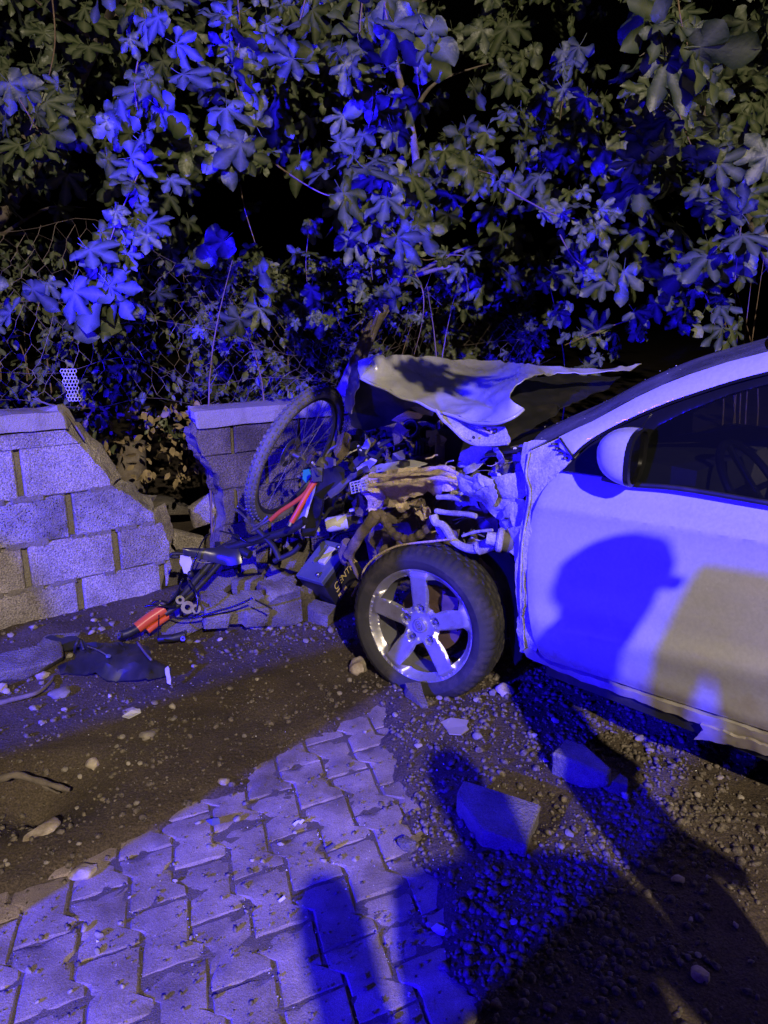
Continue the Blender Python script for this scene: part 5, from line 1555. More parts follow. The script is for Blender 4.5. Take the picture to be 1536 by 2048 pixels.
# ================================================================== BICYCLE
bike = thing('bicycle', 'crushed black and orange bicycle wedged between car and wall, one wheel sticking up', 'bicycle', PZ(520, 1180))
def bpart(name, vf, m, parent=None, smooth=True, auto=40): return obj(name, vf, m, parent or bike, smooth, auto)
fwdv = Vector((0, CP, -SP)); upv = Vector((0, SP, CP)); rgt = Vector((1, 0, 0))
BW_C = P(594, 912, 3.62)
bn = (-fwdv * .27 + (rgt * .86 - upv * .50).normalized() * .96).normalized()
wx2, wy2, _ = frame_from(bn, (rgt * .5 + upv * .86))
MB_ = mat_from_axes(wx2, wy2, bn, BW_C)
BR = .345
bw = thing('bicycle_wheel', None, None, BW_C); bw.parent = bike; bw.matrix_parent_inverse = WORLD[bike.name].inverted()
def torus(R0, r_, n, m, M):
    return lathe([(R0 + r_ * math.cos(2 * math.pi * k / m), r_ * math.sin(2 * math.pi * k / m)) for k in range(m)], n, M, True)
ty = [torus(BR, .029, 96, 12, MB_)]
for k in range(72):
    a = 2 * math.pi * k / 72
    for s_, off in ((-1, 0), (1, .5)):
        a2 = a + off * 2 * math.pi / 72
        rad = MB_.to_3x3() @ Vector((math.cos(a2), math.sin(a2), 0)); tan = MB_.to_3x3() @ Vector((-math.sin(a2), math.cos(a2), 0))
        for ph in (.32, 1.05):
            d = (rad * math.cos(ph) + bn * (s_ * math.sin(ph))).normalized()
            sd = d.cross(tan)
            ty.append(box(BW_C + rad * BR + d * .0305, tan, sd, d, .0075, .005, .0032))
obj('tyre', merge(*ty), M_knob, bw, True, 40)
obj('rim', lathe([(BR - .024, -.014), (BR - .020, -.012), (BR - .024, 0), (BR - .020, .012), (BR - .024, .014), (BR - .040, .011), (BR - .045, 0), (BR - .040, -.011)], 72, MB_, True), M_black, bw, True, 40)
obj('hub', lathe([(.001, -.05), (.008, -.05), (.022, -.034), (.022, -.028), (.013, -.02), (.013, .02), (.022, .028), (.022, .034), (.008, .05), (.001, .05)], 18, MB_), M_dsteel, bw, True, 30)
for k in range(28):
    a = 2 * math.pi * k / 28; s_ = 1 if k % 2 else -1
    h = a + (.9 if (k // 2) % 2 else -.9)
    obj('spoke', tube([MB_ @ Vector((.021 * math.cos(h), .021 * math.sin(h), .030 * s_)), MB_ @ Vector(((BR - .04) * math.cos(a), (BR - .04) * math.sin(a), .0))], .0014, 4, False), M_dsteel, bw)
# disc brake and fork legs in orange
obj('brake_disc', lathe([(.045, -.040), (.080, -.040), (.080, -.042), (.045, -.042)], 36, MB_, True), M_steel, bw)
def btube(pts, r_, m, name, parent=None, n=6): return bpart(name, tube(smooth_path([P(*p) for p in pts], n), r_, 10), m, parent)
fk = btube([(628, 955, 3.26), (612, 985, 3.28), (588, 1005, 3.32), (562, 1022, 3.36), (541, 1040, 3.40)], .0105, M_orange, 'fork_leg')
btube([(631, 962, 3.24), (616, 985, 3.24), (606, 1003, 3.24), (594, 1025, 3.25), (583, 1044, 3.26)], .013, M_orange, 'fork_leg')
bpart('fork_end', tube([P(583, 1042, 3.26), P(578, 1052, 3.26)], .011, 8), M_steel)
bpart('fork_crown', rough(box(P(635, 950, 3.22), rgt, fwdv, upv, .022, .02, .03), 2, .008, 22), M_black)
bpart('axle_bolt', tube([P(630, 940, 3.2), P(638, 948, 3.17)], .009, 8), M_steel)
btube([(600, 918, 3.50), (606, 925, 3.46)], .01, M_steel, 'axle_nut')
bpart('reflector', depth_sheet([(606, 940), (618, 938), (622, 952), (612, 966), (605, 958)], [(606, 940, 3.38), (618, 938, 3.36), (612, 966, 3.36)], 5, .006), mat('green_plastic', (.05, .4, .22), .35))
# chrome brake arms and levers at the foot of the wheel
for pts in ([(470, 1018, 3.66), (486, 1030, 3.6), (500, 1045, 3.55), (512, 1056, 3.5)], [(478, 1010, 3.68), (490, 1020, 3.6), (497, 1012, 3.6)], [(490, 1040, 3.58), (508, 1050, 3.5), (522, 1046, 3.46), (536, 1032, 3.44)], [(505, 1062, 3.5), (520, 1052, 3.46), (545, 1036, 3.42)], [(495, 1025, 3.6), (505, 1038, 3.55), (508, 1056, 3.5)], [(484, 1008, 3.7), (474, 1014, 3.7)]):
    btube(pts, .0065, M_steel, 'brake_arm')
# frame tubes
btube([(440, 1100, 3.60), (470, 1092, 3.56), (520, 1078, 3.5), (575, 1062, 3.42), (610, 1040, 3.36)], .02, M_black, 'frame_tube')
btube([(512, 1056, 3.5), (530, 1075, 3.48), (548, 1095, 3.46), (560, 1120, 3.44)], .014, M_black, 'frame_tube')
btube([(470, 1075, 3.62), (485, 1100, 3.56), (500, 1110, 3.54)], .022, M_black, 'seat_clamp')
btube([(548, 1122, 3.46), (585, 1105, 3.42), (600, 1090, 3.4)], .012, M_black, 'frame_tube')
btube([(437, 1108, 3.62), (405, 1145, 3.58), (370, 1185, 3.52), (335, 1215, 3.46)], .017, M_black, 'seat_post')
btube([(445, 1120, 3.58), (410, 1160, 3.52), (370, 1200, 3.46), (330, 1228, 3.42)], .013, M_black, 'frame_tube')
btube([(360, 1180, 3.5), (342, 1205, 3.46), (326, 1222, 3.42)], .012, M_blackgloss, 'frame_tube')
# handlebar with orange sleeve
btube([(329, 1217, 3.43), (300, 1236, 3.40), (274, 1256, 3.37)], .027, M_orange, 'orange_sleeve', None, 4)
btube([(336, 1232, 3.46), (310, 1250, 3.42), (295, 1262, 3.40)], .016, M_orange, 'orange_sleeve', None, 4)
btube([(275, 1256, 3.37), (262, 1263, 3.355), (250, 1268, 3.345), (240, 1270, 3.34)], .021, M_black, 'handlebar', None, 3)
def ring_at(px, py, t, ax, r_, m, name):
    x, y, z = frame_from(ax)
    return bpart(name, lathe([(r_ * .45, -.01), (r_, -.01), (r_, .004), (r_ * .45, .004)], 16, mat_from_axes(x, y, z, P(px, py, t)), True), m)
ring_at(239, 1270, 3.32, -fwdv - rgt * .5, .012, M_steel, 'bar_end')
btube([(318, 1278, 3.40), (345, 1276, 3.40), (368, 1270, 3.42)], .019, M_black, 'handlebar', None, 3)
ring_at(366, 1277, 3.38, -fwdv, .011, M_steel, 'bar_end')
btube([(366, 1276, 3.4), (371, 1263, 3.44)], .009, M_steel, 'bar_bolt', None, 1)
# cables
for pts, rr_ in (([(332, 1210, 3.42), (352, 1190, 3.38), (362, 1165, 3.36), (366, 1158, 3.38)], .005), ([(378, 1160, 3.42), (390, 1180, 3.38), (396, 1205, 3.37), (393, 1222, 3.37)], .0045), ([(290, 1213, 3.36), (315, 1210, 3.36), (340, 1214, 3.38), (352, 1212, 3.4)], .006), ([(304, 1206, 3.4), (320, 1202, 3.4), (338, 1206, 3.42)], .005), ([(340, 1232, 3.40), (360, 1237, 3.36), (390, 1235, 3.34), (425, 1225, 3.33), (470, 1212, 3.31), (505, 1196, 3.30)], .005), ([(318, 1230, 3.36), (317, 1255, 3.33), (316, 1275, 3.31)], .003), ([(510, 1200, 3.3), (530, 1210, 3.3), (545, 1218, 3.3)], .004), ([(380, 1150, 3.5), (396, 1102, 3.5), (410, 1075, 3.55), (420, 1068, 3.6)], .004), ([(440, 1062, 3.6), (470, 1070, 3.52), (500, 1085, 3.5), (540, 1070, 3.45)], .004)):
    btube(pts, rr_, M_blackgloss, 'cable')
bpart('bar_cap', place_shape(ICO2, Matrix.Translation(P(381, 1148, 3.44)) @ Matrix.Diagonal((.015, .015, .017, 1))), M_black)
# gears
for (x, y, s_) in ((375, 1215, .03), (392, 1218, .022), (360, 1200, .02)):
    ring_at(x, y, 3.42, -fwdv + rgt * .4 + upv * .3, s_, M_dsteel, 'gear')
# saddle
def saddle():
    nose, tail = P(366, 1108, 3.52), P(470, 1098, 3.60)
    ax = (tail - nose).normalized()
    nrm_ = (upv * .82 - fwdv * .5).normalized(); nrm_ = (nrm_ - ax * nrm_.dot(ax)).normalized()
    sd = nrm_.cross(ax)
    L = .265
    V, F = [], []
    n, m = 22, 17
    for i in range(n):
        u = i / (n - 1)
        w = .016 + .030 * u + .052 / (1 + math.exp(-(u - .62) * 13))
        if u > .93: w *= 1 - .5 * ((u - .93) / .07) ** 2
        if u < .06: w *= .55 + .45 * (u / .06)
        hh = .012 * math.cos(u * 5.2) + .020 * max(0, u - .6) / .4
        for j in range(m):
            v = -1 + 2 * j / (m - 1)
            drop = .055 * abs(v) ** 2.6 * (.5 + .5 * u) + .012 * (1 - abs(v)) * (-.5 if .35 < u else 0)
            V.append(nose + ax * (u * L + .012 * v * v * (u > .5)) + sd * (v * w * 1.05) + nrm_ * (hh - drop + .02))
    for i in range(n - 1):
        for j in range(m - 1):
            F.append((i * m + j, (i + 1) * m + j, (i + 1) * m + j + 1, i * m + j + 1))
    F2 = [tuple(reversed(f)) for f in F]
    k = len(V)
    V2 = [v - nrm_ * .006 for v in V]
    s_ = bpart('saddle', (V + V2, F2 + [tuple(i + k for i in f) for f in F]), M_saddle, None, True, 60)
    # rails underneath
    for q in (-1, 1):
        obj('saddle_rail', tube(smooth_path([nose + ax * .03 - nrm_ * .012, nose + ax * .08 - nrm_ * .045 + sd * (q * .02), nose + ax * .17 - nrm_ * .045 + sd * (q * .024), nose + ax * .24 - nrm_ * .01 + sd * (q * .04)], 5), .0045, 6), M_dsteel, s_, True)
    obj('saddle_tip', tube(smooth_path([nose + ax * .01, nose - ax * .045 + nrm_ * .008, nose - ax * .055 - nrm_ * .008, nose - ax * .02 - nrm_ * .014], 5), .008, 8), M_black, s_, True)
saddle()
bpart('torn_cover', depth_sheet([(360, 1108), (380, 1110), (384, 1125), (378, 1150), (368, 1146), (362, 1130)], [(360, 1108, 3.52), (384, 1125, 3.5), (368, 1146, 3.48)], 6, .003, .006, 20, 3), M_whitepl)

# ================================================================== LOOSE DEBRIS
crush = depth_sheet([(158, 1292), (190, 1288), (225, 1282), (280, 1290), (305, 1308), (338, 1338), (340, 1356), (300, 1362), (240, 1360), (205, 1352), (165, 1345), (120, 1350), (108, 1335), (150, 1322)], [(158, 1292, 3.32), (225, 1282, 3.32), (280, 1290, 3.26), (338, 1338, 3.09), (340, 1356, 3.06), (240, 1360, 3.05), (108, 1335, 3.16), (220, 1325, 3.10), (290, 1325, 3.08)], 8, .006, .016, 11, 5)
pp = thing('bumper_piece', 'crushed black plastic bumper piece lying on the dirt under the wall', 'car debris', PZ(240, 1345))
obj('shell', crush, M_black, pp, True, 30)
obj('white_tab', depth_sheet([(329, 1338), (336, 1332), (342, 1358), (340, 1368), (334, 1366)], [(329, 1338, 3.04), (336, 1332, 3.04), (340, 1368, 3.0)], 6, .004, .003, 30, 3), M_whitepl, pp)
obj('torn_strip', tube(smooth_path([P(275, 1284, 3.24), P(290, 1305, 3.12), P(303, 1320, 3.06)], 4), .006, 6), M_grey, pp, True)
obj('bare_wire', tube(smooth_path([P(175, 1293, 3.2), P(195, 1300, 3.12), P(215, 1311, 3.06)], 4), .003, 5), M_steel, pp, True)
obj('cable_end', tube(smooth_path([P(150, 1305, 3.2), P(152, 1290, 3.14), P(160, 1280, 3.16), P(168, 1300, 3.14)], 5), .007, 6), M_black, pp, True)
obj('lamp_socket', place_shape(rock(4, ICO1, .2, .8, 2), Matrix.Translation(P(217, 1312, 3.05)) @ Matrix.Diagonal((.013, .012, .012, 1))), M_battlid, pp)
# bumper spoiler ends beside it
tag(obj('plastic_strip', depth_sheet([(62, 1285), (100, 1272), (150, 1274), (180, 1290), (140, 1300), (95, 1296)], [(62, 1285, 3.42), (150, 1274, 3.36), (180, 1290, 3.3), (95, 1296, 3.34)], 8, .006, .01, 12, 8), M_black, None, True, 30), 'flat black plastic strip above the crushed bumper piece', 'car debris')
def shard(poly, z, label, m, t_, name='plastic_shard'):
    a = [PZ(x, y, z + dz) for x, y, dz in poly]
    n = len(a)
    V = a + [p + Vector((0, 0, -t_)) for p in a]
    F = [tuple(range(n)), tuple(reversed(range(n, 2 * n)))] + [(i, (i + 1) % n, n + (i + 1) % n, n + i) for i in range(n)]
    if ((V[1] - V[0]).cross(V[2] - V[0])).z < 0: F = [tuple(reversed(f)) for f in F]
    return tag(obj(name, (V, F), m), label, 'car debris')
shard([(880, 1444, .02), (902, 1435, .03), (937, 1440, .03), (933, 1452, .025), (938, 1458, .022), (922, 1469, .02), (898, 1467, .018), (892, 1456, .018)], .01, 'flat white plastic shard lying in front of the tyre', M_white, .004)
shard([(886, 1424, .012), (910, 1427, .014), (912, 1432, .012), (890, 1430, .01)], .005, 'thin blue sliver just above the white shard', M_battlid, .004)
shard([(244, 1432, .02), (262, 1420, .03), (280, 1417, .025), (282, 1424, .02), (258, 1436, .018)], .01, 'pale broken plastic shard at the upper edge of the dark dirt patch', M_whitepl, .004)
shard([(585, 1648, .008), (594, 1641, .016), (600, 1640, .014), (590, 1652, .006)], .003, 'small clear glass splinter pair on the paving', M_whitepl, .002, 'glass_shard')
shard([(597, 1645, .008), (604, 1638, .014), (609, 1640, .012), (602, 1648, .006)], .003, 'small clear glass splinter right of its twin on the paving', M_whitepl, .002, 'glass_shard')
shard([(556, 1801, .008), (568, 1791, .018), (571, 1796, .014), (560, 1804, .006)], .003, 'white splinter beside a paver joint in the foreground', M_whitepl, .002, 'glass_shard')
shard([(412, 1640, .012), (425, 1637, .03), (438, 1636, .028), (440, 1646, .012), (424, 1650, .008)], .004, 'crumpled clear plastic scrap on the upper paving', M_battlid, .003)
shard([(650, 1698, .006), (668, 1686, .016), (672, 1690, .014), (655, 1703, .006)], .003, 'narrow grey plastic splinter on the paving joint', M_grey, .003)
cube = chunk(880, 1862, None, (.035, .022, .02), -40, 10, 171, M_whitepl, 'little white plastic box piece standing on the lower paving', 'plastic_piece', 'car debris', None, None, chop=1)
chunk(1163, 1800, None, (.03, .012, .012), -30, 20, 172, M_steel, 'shiny metal chip at the edge of the black shadow', 'metal_chip', 'car debris', None, None, chop=1)
# stick lying over the hole, and a twig at the wall foot
st_pts = smooth_path([PZ(-70, 1570, .05), PZ(0, 1558, .06), PZ(30, 1550, .07), PZ(70, 1560, .055), PZ(110, 1572, .04), PZ(138, 1580, .015)], 6)
stk = thing('dry_stick', 'dry grey stick lying across the dark hole at the left edge', 'stick', PZ(60, 1570))
obj('stem', tube(st_pts, .012, 9, True, lambda u: .0135 - .005 * u + .0015 * math.sin(u * 31)), M_drywood, stk, True)
obj('splinter', tube([PZ(85, 1572, .04), PZ(118, 1588, .012)], .005, 6, True, lambda u: .006 - .004 * u), M_drywood, stk, True)
tag(obj('thin_root', tube(smooth_path([PZ(-40, 1415, .02), PZ(30, 1398, .03), PZ(75, 1385, .035), PZ(100, 1365, .03), PZ(108, 1352, .02)], 6), .011, 7, True, lambda u: .012 - .006 * u), M_drywood, None, True), 'thin bent root or tube below the kerb piece at far left', 'root')
# scrap of white plastic netting hung on the break of the wall
np_ = thing('white_net_scrap', 'scrap of white perforated plastic netting hanging above the broken wall end', 'net scrap', P(145, 800, 3.6))
hexv = []
for j in range(9):
    for i in range(6):
        cx, cy = i + (.5 if j % 2 else 0), j * .86
        x = 122 + cx * 6.4 - cy * .2 + cy * 1.2 * .5 + 2.0; y = 742 + cy * 8.2
        edge_l, edge_r = 122 + (y - 742) * .28, 152 + (y - 742) * .12
        if x < edge_l or x > edge_r: continue
        ctr = P(x, y, 3.55 + .03 * math.sin(x * .2) + .02 * math.sin(y * .13))
        M = mat_from_axes(rgt, upv, -fwdv, ctr)
        ring = [(.0088 + .0022 * math.cos(a), .0022 * math.sin(a)) for a in (0, 1.57, 3.14, 4.71)]
        hexv.append(lathe(ring, 6, M @ Matrix.Diagonal((1, 1.15, 1, 1)), True))
obj('mesh', merge(*hexv), M_netplastic, np_, True)
tag(obj('dry_twig', tube(smooth_path([P(65, 797, 3.62), P(95, 808, 3.6), P(125, 820, 3.56), P(150, 850, 3.54), P(170, 880, 3.56)], 5), .006, 6, True, lambda u: .004 + .003 * u), M_drywood, None, True), 'dry twig leaning along the break of the left wall', 'twig')

# ================================================================== WIRE NETTING ABOVE THE WALL
def net_pt(a, b):
    """a metres along the wall, b 0..1 up the sagging net"""
    base = WALL0 + WALLD * a - WALLN * .30
    top = 1.70 + .22 * math.exp(-((a - .6) / .7) ** 2) - .18 * min(1, max(0, a - 1.2)) + .05 * math.sin(a * 2.3)
    bot = 1.0 + .05 * math.sin(a * 3.1)
    z = bot + (top - bot) * b
    sag = .10 * math.sin(a * 2.1 + 1) * math.sin(b * 3.1) + .05 * math.sin(a * 5.3 + b * 4)
    return base - WALLN * (.15 * b + sag) + Vector((0, 0, z + .03 * math.sin(a * 7 + b * 9)))
net = thing('wire_netting', 'sagging rusty hexagonal wire netting stretched above the wall in front of the leaves', 'wire fence', WALL0 + WALLD * 1.5 - WALLN * .3)
nv = []
HX, HY = .085, .085
rn_ = random.Random(4)
ncol, nrow = 66, 12
nodes = {}
def nd(i, j, k):
    key = (i, j, k)
    if key not in nodes:
        a = -1.4 + i * HX + (HX / 2 if j % 2 else 0); b = (j + (.18 if k else -.18) + .5) / (nrow)
        nodes[key] = net_pt(a + rn_.uniform(-.016, .016), b + rn_.uniform(-.012, .012))
    return nodes[key]
for j in range(nrow):
    for i in range(ncol):
        nv.append(tube([nd(i, j, 0), nd(i, j, 1)], .0012, 3, False))
        if j < nrow - 1:
            a = nd(i, j, 1)
            if j % 2 == 0:
                nv.append(tube([a, nd(i, j + 1, 0)], .0011, 3, False)); nv.append(tube([a, nd(max(i - 1, 0), j + 1, 0)], .0011, 3, False))
            else:
                nv.append(tube([a, nd(i, j + 1, 0)], .0011, 3, False)); nv.append(tube([a, nd(min(i + 1, ncol - 1), j + 1, 0)], .0011, 3, False))
o = obj('hexagon_mesh', merge(*nv), M_wire, net); o['kind'] = 'stuff'
for b in (.02, .22, .55, .98):
    obj('strand_wire', tube([net_pt(-1.4 + .1 * k, b + .02 * math.sin(k * .9)) for k in range(58)], 0.0016, 4, False), M_wire, net)

# ================================================================== LEAVES
def fig_outline(kind, r):
    """lobes: (angle from tip, length, half width) -> outline in leaf space, petiole at the origin, tip along +y"""
    if kind == 0: lobes = [(0, 1.0, .20), (44, .86, .175), (-44, .84, .175), (98, .52, .17), (-98, .5, .17)]; sinus = .47
    elif kind == 1: lobes = [(0, 1.0, .20), (50, .82, .17), (-50, .8, .17), (105, .5, .18), (-105, .48, .18)]; sinus = .6
    elif kind == 2: lobes = [(0, 1.0, .24), (48, .74, .2), (-46, .76, .2), (112, .42, .2), (-112, .42, .2)]; sinus = .66
    elif kind == 3: lobes = [(0, 1.0, .3), (70, .5, .3), (-70, .5, .3), (125, .36, .2), (-125, .36, .2)]; sinus = .75
    else: lobes = [(0, 1.0, .17), (42, .88, .15), (-42, .86, .15), (92, .6, .15), (-92, .58, .15)]; sinus = .42
    lobes = sorted(lobes, key=lambda q: q[0])
    return lobes, sinus
def leaf_mesh_data(kind, seed):
    r = random.Random(seed)
    lobes, sinus = fig_outline(kind, r)
    lobes = [(a + r.uniform(-5, 5), l * r.uniform(.9, 1.08), w * r.uniform(.9, 1.15)) for a, l, w in lobes]
    V, F, vein = [Vector((0, 0, 0))], [], [1.0]
    fold = r.uniform(.12, .3); curl = r.uniform(.15, .6); wav = r.uniform(.03, .09)
    def add(x, y, v):
        # shape: blade droops towards the tip, lobes fold up from their veins
        rr = math.hypot(x, y)
        z = -curl * .35 * rr * rr + fold * (1 - v) * .22 * rr + wav * math.sin(6 * x + 9 * y + seed) * (1 - v) - .1 * abs(x) * curl
        V.append(Vector((x, y, z))); vein.append(v)
        return len(V) - 1
    rows = []
    for a, l, w in lobes:
        A = math.radians(a)
        dx, dy = math.sin(A), math.cos(A); nx_, ny_ = dy, -dx
        mids, lefts, rights = [], [], []
        for s, ww in ((.26, .55), (.48, .72), (.64, 1.0), (.78, .92), (.9, .55), (1.0, .0)):
            if kind == 3: ww = (.5, .9, 1., .85, .5, 0)[(.26, .48, .64, .78, .9, 1.0).index(s)]
            jit = 1 + r.uniform(-.1, .1)
            mids.append(add(dx * l * s, dy * l * s, 1.0))
            if ww > 0:
                lefts.append(add(dx * l * s - nx_ * w * ww * jit, dy * l * s - ny_ * w * ww * jit, 0.0))
                rights.append(add(dx * l * s + nx_ * w * ww * jit, dy * l * s + ny_ * w * ww * jit, 0.0))
        rows.append((mids, lefts, rights, A, l, w))
        for k in range(4):
            F.append((mids[k], mids[k + 1], lefts[k + 1], lefts[k])); F.append((mids[k], rights[k], rights[k + 1], mids[k + 1]))
        F.append((mids[4], mids[5], lefts[4])); F.append((mids[4], rights[4], mids[5]))
    # web between neighbouring lobes up to the sinus
    for q in range(len(rows) - 1):
        A = (rows[q][3] + rows[q + 1][3]) / 2
        ln = sinus * min(rows[q][4], rows[q + 1][4]) * 1.02
        s = add(math.sin(A) * ln, math.cos(A) * ln, .1)
        m0, m1 = rows[q][0], rows[q + 1][0]; r0, l1 = rows[q][2], rows[q + 1][1]
        F.append((0, m0[0], r0[0])); F.append((0, l1[0], m1[0])); F.append((0, r0[0], s)); F.append((0, s, l1[0]))
        F.append((r0[0], r0[1], s)); F.append((s, l1[1], l1[0]))
    # outer flanks of the lowest lobes
    F.append((0, rows[0][1][0], rows[0][0][0])); F.append((0, rows[-1][0][0], rows[-1][2][0]))
    # one orientation for all: face +z
    F2 = []
    for f in F:
        a, b, c = V[f[0]], V[f[1]], V[f[2]]
        nz_ = (b.x - a.x) * (c.y - a.y) - (b.y - a.y) * (c.x - a.x)
        F2.append(tuple(reversed(f)) if nz_ < 0 else f)
    # petiole
    pet = tube([Vector((0, 0, 0)), Vector((0, -.16, .02)), Vector((0, -.36, .10))], .012, 3, False)
    k = len(V)
    V += pet[0]; F2 += [tuple(i + k for i in f) for f in pet[1]]; vein += [1.0] * len(pet[0])
    return V, F2, vein
LEAVES = [leaf_mesh_data(k, 10 * k + s) for k in (0, 1, 2, 4, 3, 1, 0) for s in range(2)]
def small_leaf(seed):
    r = random.Random(seed)
    V = [Vector((0, 0, 0))]; vein = [1.]
    for y, w in ((.25, .22), (.55, .3), (.82, .18)):
        V += [Vector((-w, y, .06)), Vector((0, y, 0)), Vector((w, y, .06))]; vein += [0, 1., 0]
    V.append(Vector((0, 1.05, -.08))); vein.append(1.)
    F = [(0, 2, 1), (0, 3, 2), (1, 2, 5, 4), (2, 3, 6, 5), (4, 5, 8, 7), (5, 6, 9, 8), (7, 8, 10), (8, 9, 10)]
    F = [tuple(reversed(f)) if ((V[f[1]] - V[f[0]]).cross(V[f[2]] - V[f[0]])).z < 0 else f for f in F]
    return V, F, vein
SMALL = [small_leaf(s) for s in range(2)]
def leaf_me(d, m, name='leaf'):
    me = make_mesh(name, d[0], d[1], m, True)
    at = me.attributes.new('vein', 'FLOAT', 'POINT'); at.data.foreach_set('value', d[2])
    return me
LEAF_ME = [leaf_me(d, M_leaf) for d in LEAVES]
def tri_arrays(d):
    va = np.array([tuple(v) for v in d[0]], np.float32)
    tri = []
    for f in d[1]:
        for k in range(1, len(f) - 1): tri.append((f[0], f[k], f[k + 1]))
    return va, np.array(tri, np.int32), np.array(d[2], np.float32)
LEAF_ARR = [tri_arrays(d) for d in LEAVES]; SMALL_ARR = [tri_arrays(d) for d in SMALL]
def leaf_matrix(p, size, normal, tip):
    z = normal.normalized()
    y = tip - z * tip.dot(z)
    if y.length < 1e-3: y = Vector((0, 0, -1)) - z * (-z.z)
    y.normalize(); x = y.cross(z)
    return mat_from_axes(x * size, y * size, z * size, p)
def mass(name, items, arrs, m, parent, seed=1):
    """many leaves in one object"""
    r = np.random.default_rng(seed)
    vs, fs, ve, sh = [], [], [], []
    base = 0
    for M, k in items:
        va, tr, vn = arrs[k % len(arrs)]
        A = np.array(M)
        vs.append(va @ A[:3, :3].T.astype(np.float32) + A[:3, 3].astype(np.float32)); fs.append(tr + base); ve.append(vn)
        sh.append(np.full(len(va), r.random() * .6, np.float32)); base += len(va)
    vs, fs, ve, sh = np.concatenate(vs), np.concatenate(fs), np.concatenate(ve), np.concatenate(sh)
    me = bpy.data.meshes.new(name)
    me.vertices.add(len(vs)); me.vertices.foreach_set('co', vs.ravel())
    me.loops.add(fs.size); me.loops.foreach_set('vertex_index', fs.ravel())
    me.polygons.add(len(fs)); me.polygons.foreach_set('loop_start', np.arange(0, fs.size, 3, dtype=np.int32)); me.polygons.foreach_set('loop_total', np.full(len(fs), 3, np.int32))
    me.polygons.foreach_set('use_smooth', np.ones(len(fs), bool))
    me.update(calc_edges=True)
    for nm, arr in (('vein', ve), ('shade', sh)):
        at = me.attributes.new(nm, 'FLOAT', 'POINT'); at.data.foreach_set('value', arr)
    me.materials.append(m)
    o = link_mesh(name, me, parent)
    o['kind'] = 'stuff'
    return o
rl = random.Random(23)
TOV = Vector((0, -1, .35)).normalized()
def face_out(r, spread=.65):
    return (TOV + Vector((r.gauss(0, 1), r.gauss(0, .6), r.gauss(0, 1))) * spread).normalized()
def hang(r, side=.6):
    return Vector((r.gauss(0, side), r.gauss(-.2, .3), -1)).normalized()
ITEMS = {0: [], 1: [], 2: []}          # leaves of the three fig trees
TWIGS = {0: [], 1: [], 2: []}
def tree_of(px): return 0 if px < 470 else (1 if px < 960 else 2)
def put(px, py, t, size, normal=None, tip=None, kind=None, tree=None):
    p = P(px, py, t)
    k = kind if kind is not None else rl.randrange(len(LEAVES))
    M = leaf_matrix(p, size, normal or face_out(rl), tip or hang(rl))
    ITEMS[tree_of(px) if tree is None else tree].append((M, k, to_px(p)[2] / size, px, py))
def spray(path, n, size, spread=26, tree=None, twig=.0035, nsp=.55, kinds=None):
    """a twig along (px, py, t) points with leaves standing off it"""
    pts = smooth_path([P(*q) for q in path], 8)
    tr = tree_of(path[len(path) // 2][0]) if tree is None else tree
    TWIGS[tr].append(tube(pts, twig, 5, False, lambda u: twig * (1.25 - .7 * u)))
    for k in range(n):
        u = (k + rl.random() * .8) / n
        c = pts[min(len(pts) - 1, int(u * (len(pts) - 1)))]
        x, y, t = to_px(c)
        sd = 1 if k % 2 else -1
        tip = Vector((sd * abs(rl.gauss(.8, .4)), rl.gauss(-.35, .3), rl.gauss(-.55, .35))).normalized()
        nrm = face_out(rl, nsp)
        p = c + tip * size * .18 + Vector((rl.gauss(0, 1), rl.gauss(0, 1), rl.gauss(0, 1))) * (spread / FOC * t * .5)
        s = size * rl.uniform(.5, 1.25)
        ITEMS[tr].append((leaf_matrix(p, s, nrm, tip), (rl.choice(kinds) if kinds else rl.randrange(len(LEAVES))), t / s, x, y))
def rosette(px, py, t, n, size, spread=10, tree=None, up=.2):
    c = P(px, py, t)
    tr = tree_of(px) if tree is None else tree
    for k in range(n):
        a = 2 * math.pi * k / n + rl.uniform(-.4, .4)
        tip = (rgt * math.cos(a) + upv * (math.sin(a) - .9) - fwdv * rl.uniform(-.3, .5)).normalized()
        nrm = (-fwdv + upv * up + rgt * rl.gauss(0, .5) + upv * rl.gauss(0, .5) + tip * .2).normalized()
        s = size * rl.uniform(.6, 1.25)
        p = c + tip * (.12 * size * rl.random()) + Vector((rl.gauss(0, 1), rl.gauss(0, 1), rl.gauss(0, 1))) * (spread * 1.5 / FOC * t)
        ITEMS[tr].append((leaf_matrix(p, s, nrm, tip), rl.randrange(len(LEAVES)), t / s, px, py))
# hanging sprays one can tell apart in the photograph
spray([(275, -60, 3.3), (285, 60, 3.2), (270, 170, 3.1), (285, 270, 3.05), (300, 350, 3.0)], 34, .155, 60)
spray([(290, 320, 3.05), (262, 380, 2.95), (235, 440, 2.9), (215, 500, 2.85)], 9, .12, 30)
rosette(195, 515, 2.85, 7, .125, 12); rosette(200, 580, 2.8, 9, .15, 14)
rosette(290, 480, 2.9, 8, .11, 22)
spray([(470, -60, 3.4), (480, 60, 3.3), (470, 150, 3.25), (480, 200, 3.2)], 24, .15, 50)
rosette(390, 280, 3.15, 6, .15, 20); rosette(450, 300, 3.1, 6, .15, 14); rosette(510, 265, 3.3, 5, .15, 20)
spray([(620, -60, 3.3), (600, 40, 3.3), (560, 110, 3.3)], 12, .16, 50)
spray([(730, -40, 3.1), (720, 80, 3.1), (745, 180, 3.1), (735, 270, 3.15)], 22, .15, 55)
spray([(770, -40, 2.8), (775, 40, 2.75), (820, 70, 2.7), (860, 90, 2.7)], 7, .16, 25)
